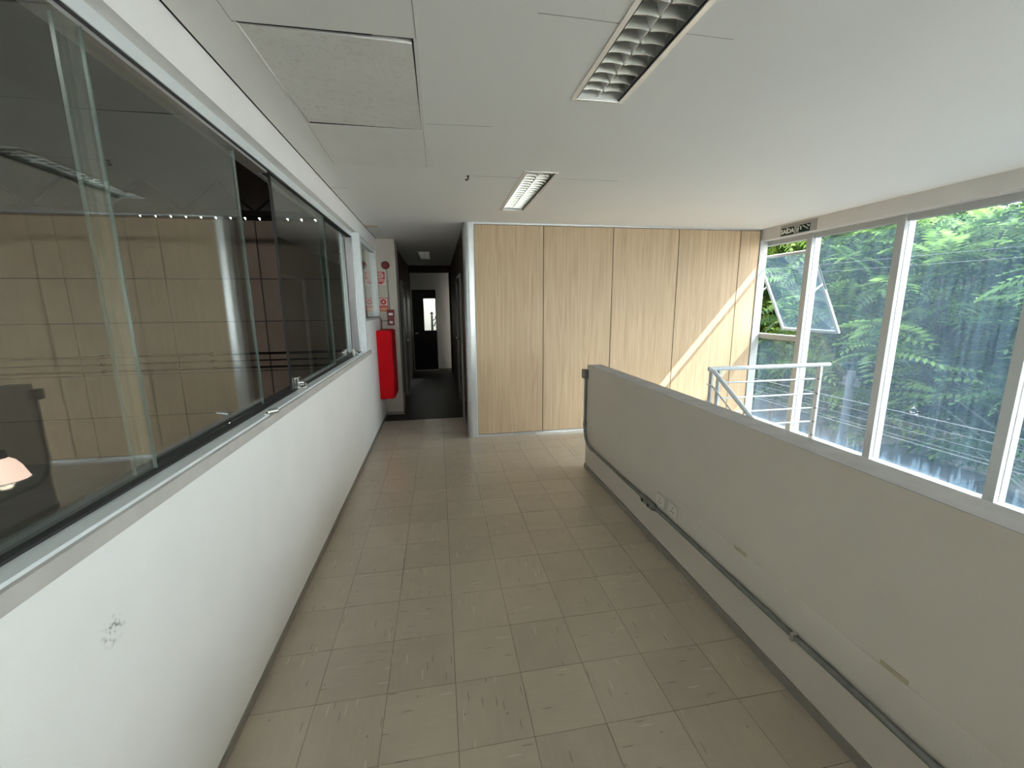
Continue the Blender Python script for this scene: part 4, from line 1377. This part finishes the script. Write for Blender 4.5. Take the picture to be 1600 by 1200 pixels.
def car(loc, label):
    t = thing('parked_car', label, 'car', loc)
    ox, oy, oz = loc
    secs = [(-2.1, 0.35, 0.72), (-1.95, 0.28, 0.92), (-1.1, 0.25, 1.0), (1.0, 0.25, 1.0), (1.85, 0.28, 0.96), (2.1, 0.35, 0.75)]
    b1 = MB()
    vs = []
    for (y, z0, z1) in secs:
        hwid = 0.84 if abs(y) < 2 else 0.74
        vs += [(ox - hwid, oy + y, oz + z0), (ox + hwid, oy + y, oz + z0), (ox + hwid * 0.99, oy + y, oz + z1 * 0.75), (ox + hwid * 0.93, oy + y, oz + z1), (ox - hwid * 0.93, oy + y, oz + z1), (ox - hwid * 0.99, oy + y, oz + z1 * 0.75)]
    fs = [tuple(range(5, -1, -1)), tuple(range(30, 36))]
    for i in range(5):
        for k in range(6):
            k2 = (k + 1) % 6
            fs.append((i * 6 + k, i * 6 + k2, (i + 1) * 6 + k2, (i + 1) * 6 + k))
    b1.add(vs, fs)
    b1.build('body', M['car_paint'], t, 0.03, True)
    def frus(y0, y1, yt0, yt1, z0, z1, w0, w1):
        return [(ox - w0, oy + y0, oz + z0), (ox + w0, oy + y0, oz + z0), (ox + w0, oy + y1, oz + z0), (ox - w0, oy + y1, oz + z0),
                (ox - w1, oy + yt0, oz + z1), (ox + w1, oy + yt0, oz + z1), (ox + w1, oy + yt1, oz + z1), (ox - w1, oy + yt1, oz + z1)]
    FS = [(3, 2, 1, 0), (4, 5, 6, 7), (0, 1, 5, 4), (1, 2, 6, 5), (2, 3, 7, 6), (3, 0, 4, 7)]
    MB().add(frus(-1.25, 1.6, -0.55, 0.95, 0.98, 1.44, 0.76, 0.60), FS).build('windows', M['car_glass'], t, 0.02)
    MB().add(frus(-0.62, 1.02, -0.5, 0.9, 1.43, 1.50, 0.62, 0.54), FS).build('roof', M['car_paint'], t, 0.02, True)
    for sx in (-1, 1):
        MB().bar((ox + sx * 0.76, oy - 1.25, oz + 0.98), (ox + sx * 0.60, oy - 0.56, oz + 1.45), 0.05, 0.05).build('pillar', M['car_paint'], t)
        MB().bar((ox + sx * 0.76, oy + 1.6, oz + 0.98), (ox + sx * 0.60, oy + 0.96, oz + 1.45), 0.06, 0.05).build('pillar', M['car_paint'], t)
        for y in (-1.3, 1.3):
            wv_ = MB().disc((ox + sx * 0.72, oy + y, oz + 0.31), (sx, 0, 0), 0.31, 0.17, 20).build('wheel', M['rubber'], t, smooth=True)
            MB().disc((ox + sx * 0.89, oy + y, oz + 0.31), (sx, 0, 0), 0.19, 0.006, 16).build('hubcap', M['alu_grey'], wv_)
    return t
car((11.3, 7.3, GZ), 'silver parked car on the street beyond the half wall')

# ------------------------------------------------------------------ trees with arching pinnate leaves
def frond_cloud(rng, clumps, per, flen):
    """returns verts, quads for fronds radiating from clump centres"""
    npair = 8
    # unit frond along +x, drooping in -z, leaflets +-y
    base = []
    for k in range(npair):
        u = (k + 1) / npair
        x = u
        z = 0.10 * math.sin(u * 2.2) - 0.42 * u * u
        ll = 0.30 * math.sin(math.pi * (0.18 + 0.74 * u)) + 0.05
        for s in (-1, 1):
            sw_ = 0.10
            dx = 0.12
            a = (x, 0, z)
            b = (x + dx * 0.35 - 0.05, s * ll * 0.5, z - 0.02)
            c = (x + dx, s * ll, z - 0.09)
            d = (x + dx * 0.35 + 0.075, s * ll * 0.5, z - 0.03)
            base.append((a, b, c, d))
    base = np.array(base).reshape(-1, 3)
    nq = len(base) // 4
    V = []
    T_ = []
    for (c, r) in clumps:
        for _ in range(per):
            th = rng.uniform(0, 2 * math.pi)
            el = rng.uniform(-0.25, 1.1)
            roll = rng.normal(0, 0.35)
            L_ = flen * rng.uniform(0.7, 1.25)
            d = np.array([math.cos(th) * math.cos(el), math.sin(th) * math.cos(el), math.sin(el)])
            st_ = np.array(c) + d * r * rng.uniform(0.25, 1.0)
            e = el * 0.5 + rng.normal(-0.1, 0.42)
            cr_, sr_ = math.cos(roll), math.sin(roll)
            p = base * L_
            y = p[:, 1] * cr_ - p[:, 2] * sr_
            z = p[:, 1] * sr_ + p[:, 2] * cr_
            x = p[:, 0]
            x2 = x * math.cos(e) - z * math.sin(e)
            z2 = x * math.sin(e) + z * math.cos(e)
            X = x2 * math.cos(th) - y * math.sin(th)
            Y = x2 * math.sin(th) + y * math.cos(th)
            V.append(np.stack([X, Y, z2], 1) + st_)
            T_.append(np.full(len(X), rng.uniform(0, 1) ** 1.4, np.float32))
    return np.concatenate(V), np.concatenate(T_)

def foliage_mesh(name, VT, m_):
    V, T_ = VT
    nv = len(V)
    me = bpy.data.meshes.new(name)
    me.vertices.add(nv)
    me.vertices.foreach_set('co', V.astype(np.float32).ravel())
    me.loops.add(nv)
    me.loops.foreach_set('vertex_index', np.arange(nv, dtype=np.int32))
    me.polygons.add(nv // 4)
    me.polygons.foreach_set('loop_start', np.arange(0, nv, 4, dtype=np.int32))
    me.update(calc_edges=True)
    at = me.attributes.new('leaf_tone', 'FLOAT', 'POINT')
    at.data.foreach_set('value', T_)
    me.materials.append(m_)
    return me

def make_tree(seed, hgt, rad, leafm, n_cl, per, flen):
    rng = np.random.default_rng(seed)
    clumps = []
    branches = MB()
    trunk_top = hgt * 0.42
    for k in range(n_cl):
        z = hgt * (0.22 + 0.76 * (k + 0.5) / n_cl)
        u = (z / hgt - 0.55) / 0.5
        rr_ = rad * math.sqrt(max(0.08, 1 - u * u))
        a = k * 2.399 + rng.uniform(-0.4, 0.4)
        q = rr_ * math.sqrt(rng.uniform(0.15, 1.0))
        c = (q * math.cos(a), q * math.sin(a), z)
        clumps.append((c, rng.uniform(0.2, 0.42)))
        if k % 2 == 0:
            zb = min(trunk_top, z * 0.75)
            branches.tube([(0.08 * math.cos(a), 0.08 * math.sin(a), zb), (c[0] * 0.5, c[1] * 0.5, zb + (z - zb) * 0.62), (c[0], c[1], z - 0.05)], [0.06, 0.04, 0.012], 6, cap=False)
    V = frond_cloud(rng, clumps, per, flen)
    fm = foliage_mesh('foliage', V, leafm)
    tm_ = MB().tube([(0, 0, 0), (0.08, 0.03, trunk_top * 0.5), (0.0, 0.0, trunk_top), (0.1, 0.05, hgt * 0.75)], [0.2, 0.15, 0.11, 0.04], 10).mesh('trunk', smooth=True)
    tm_.materials.append(M['bark'])
    bm_ = branches.mesh('branches', smooth=True)
    bm_.materials.append(M['bark'])
    return fm, tm_, bm_

def place_tree(meshes, loc, rot, sc, label, grp):
    t = thing('street_tree', label, 'tree', loc, grp)
    t.rotation_euler = (0, 0, rot)
    t.scale = sc
    for nme, me in zip(('foliage', 'trunk', 'branches'), meshes):
        o = bpy.data.objects.new(nme, me)
        COL.objects.link(o)
        o.parent = t
        if nme == 'foliage':
            o['kind'] = 'stuff'
    return t
TA = make_tree(11, 8.0, 2.9, M['leaf1'], 74, 26, 0.68)
TB = make_tree(23, 8.0, 2.9, M['leaf2'], 70, 26, 0.68)
TC = make_tree(37, 7.0, 2.5, M['leaf3'], 64, 24, 0.60)
GT = 'street trees across from the facade'
place_tree(TC, (12.6, 15.6, GZ), 0.4, (1.05, 1.05, 1.30), 'yellowish green tree seen through the open awning sash', GT)
place_tree(TA, (13.8, 12.6, GZ), 1.9, (1.1, 1.1, 1.12), 'bright green feathery tree behind the first wide pane', GT)
place_tree(TB, (15.6, 15.2, GZ), 2.7, (1.25, 1.25, 1.15), 'bluish green tree set back between the bright tree and the yellowish one', GT)
place_tree(TA, (13.6, 9.4, GZ), 4.4, (1.15, 1.15, 0.93), 'green feathery tree filling the middle of the wide right pane', GT)
place_tree(TB, (14.4, 6.0, GZ), 0.9, (1.2, 1.2, 0.95), 'dull green tree at the right edge of the view', GT)
place_tree(TB, (18.5, 10.6, GZ), 5.2, (1.3, 1.3, 1.0), 'dark green tree standing back behind the parked car', GT)
place_tree(TA, (19.5, 19.5, GZ), 3.3, (1.4, 1.4, 1.2), 'far green tree beyond the end of the street wall', GT)
place_tree(TB, (20.5, 15.0, GZ), 1.2, (1.4, 1.4, 1.15), 'far dark tree in the gap behind the front crowns', GT)
place_tree(TB, (24.0, 26.0, GZ), 2.2, (1.6, 1.6, 1.35), 'farthest dark tree near the partition edge of the window', GT)
place_tree(TA, (14.5, 3.2, GZ), 2.9, (1.15, 1.15, 0.95), 'green street tree just past the right end of the view', GT)
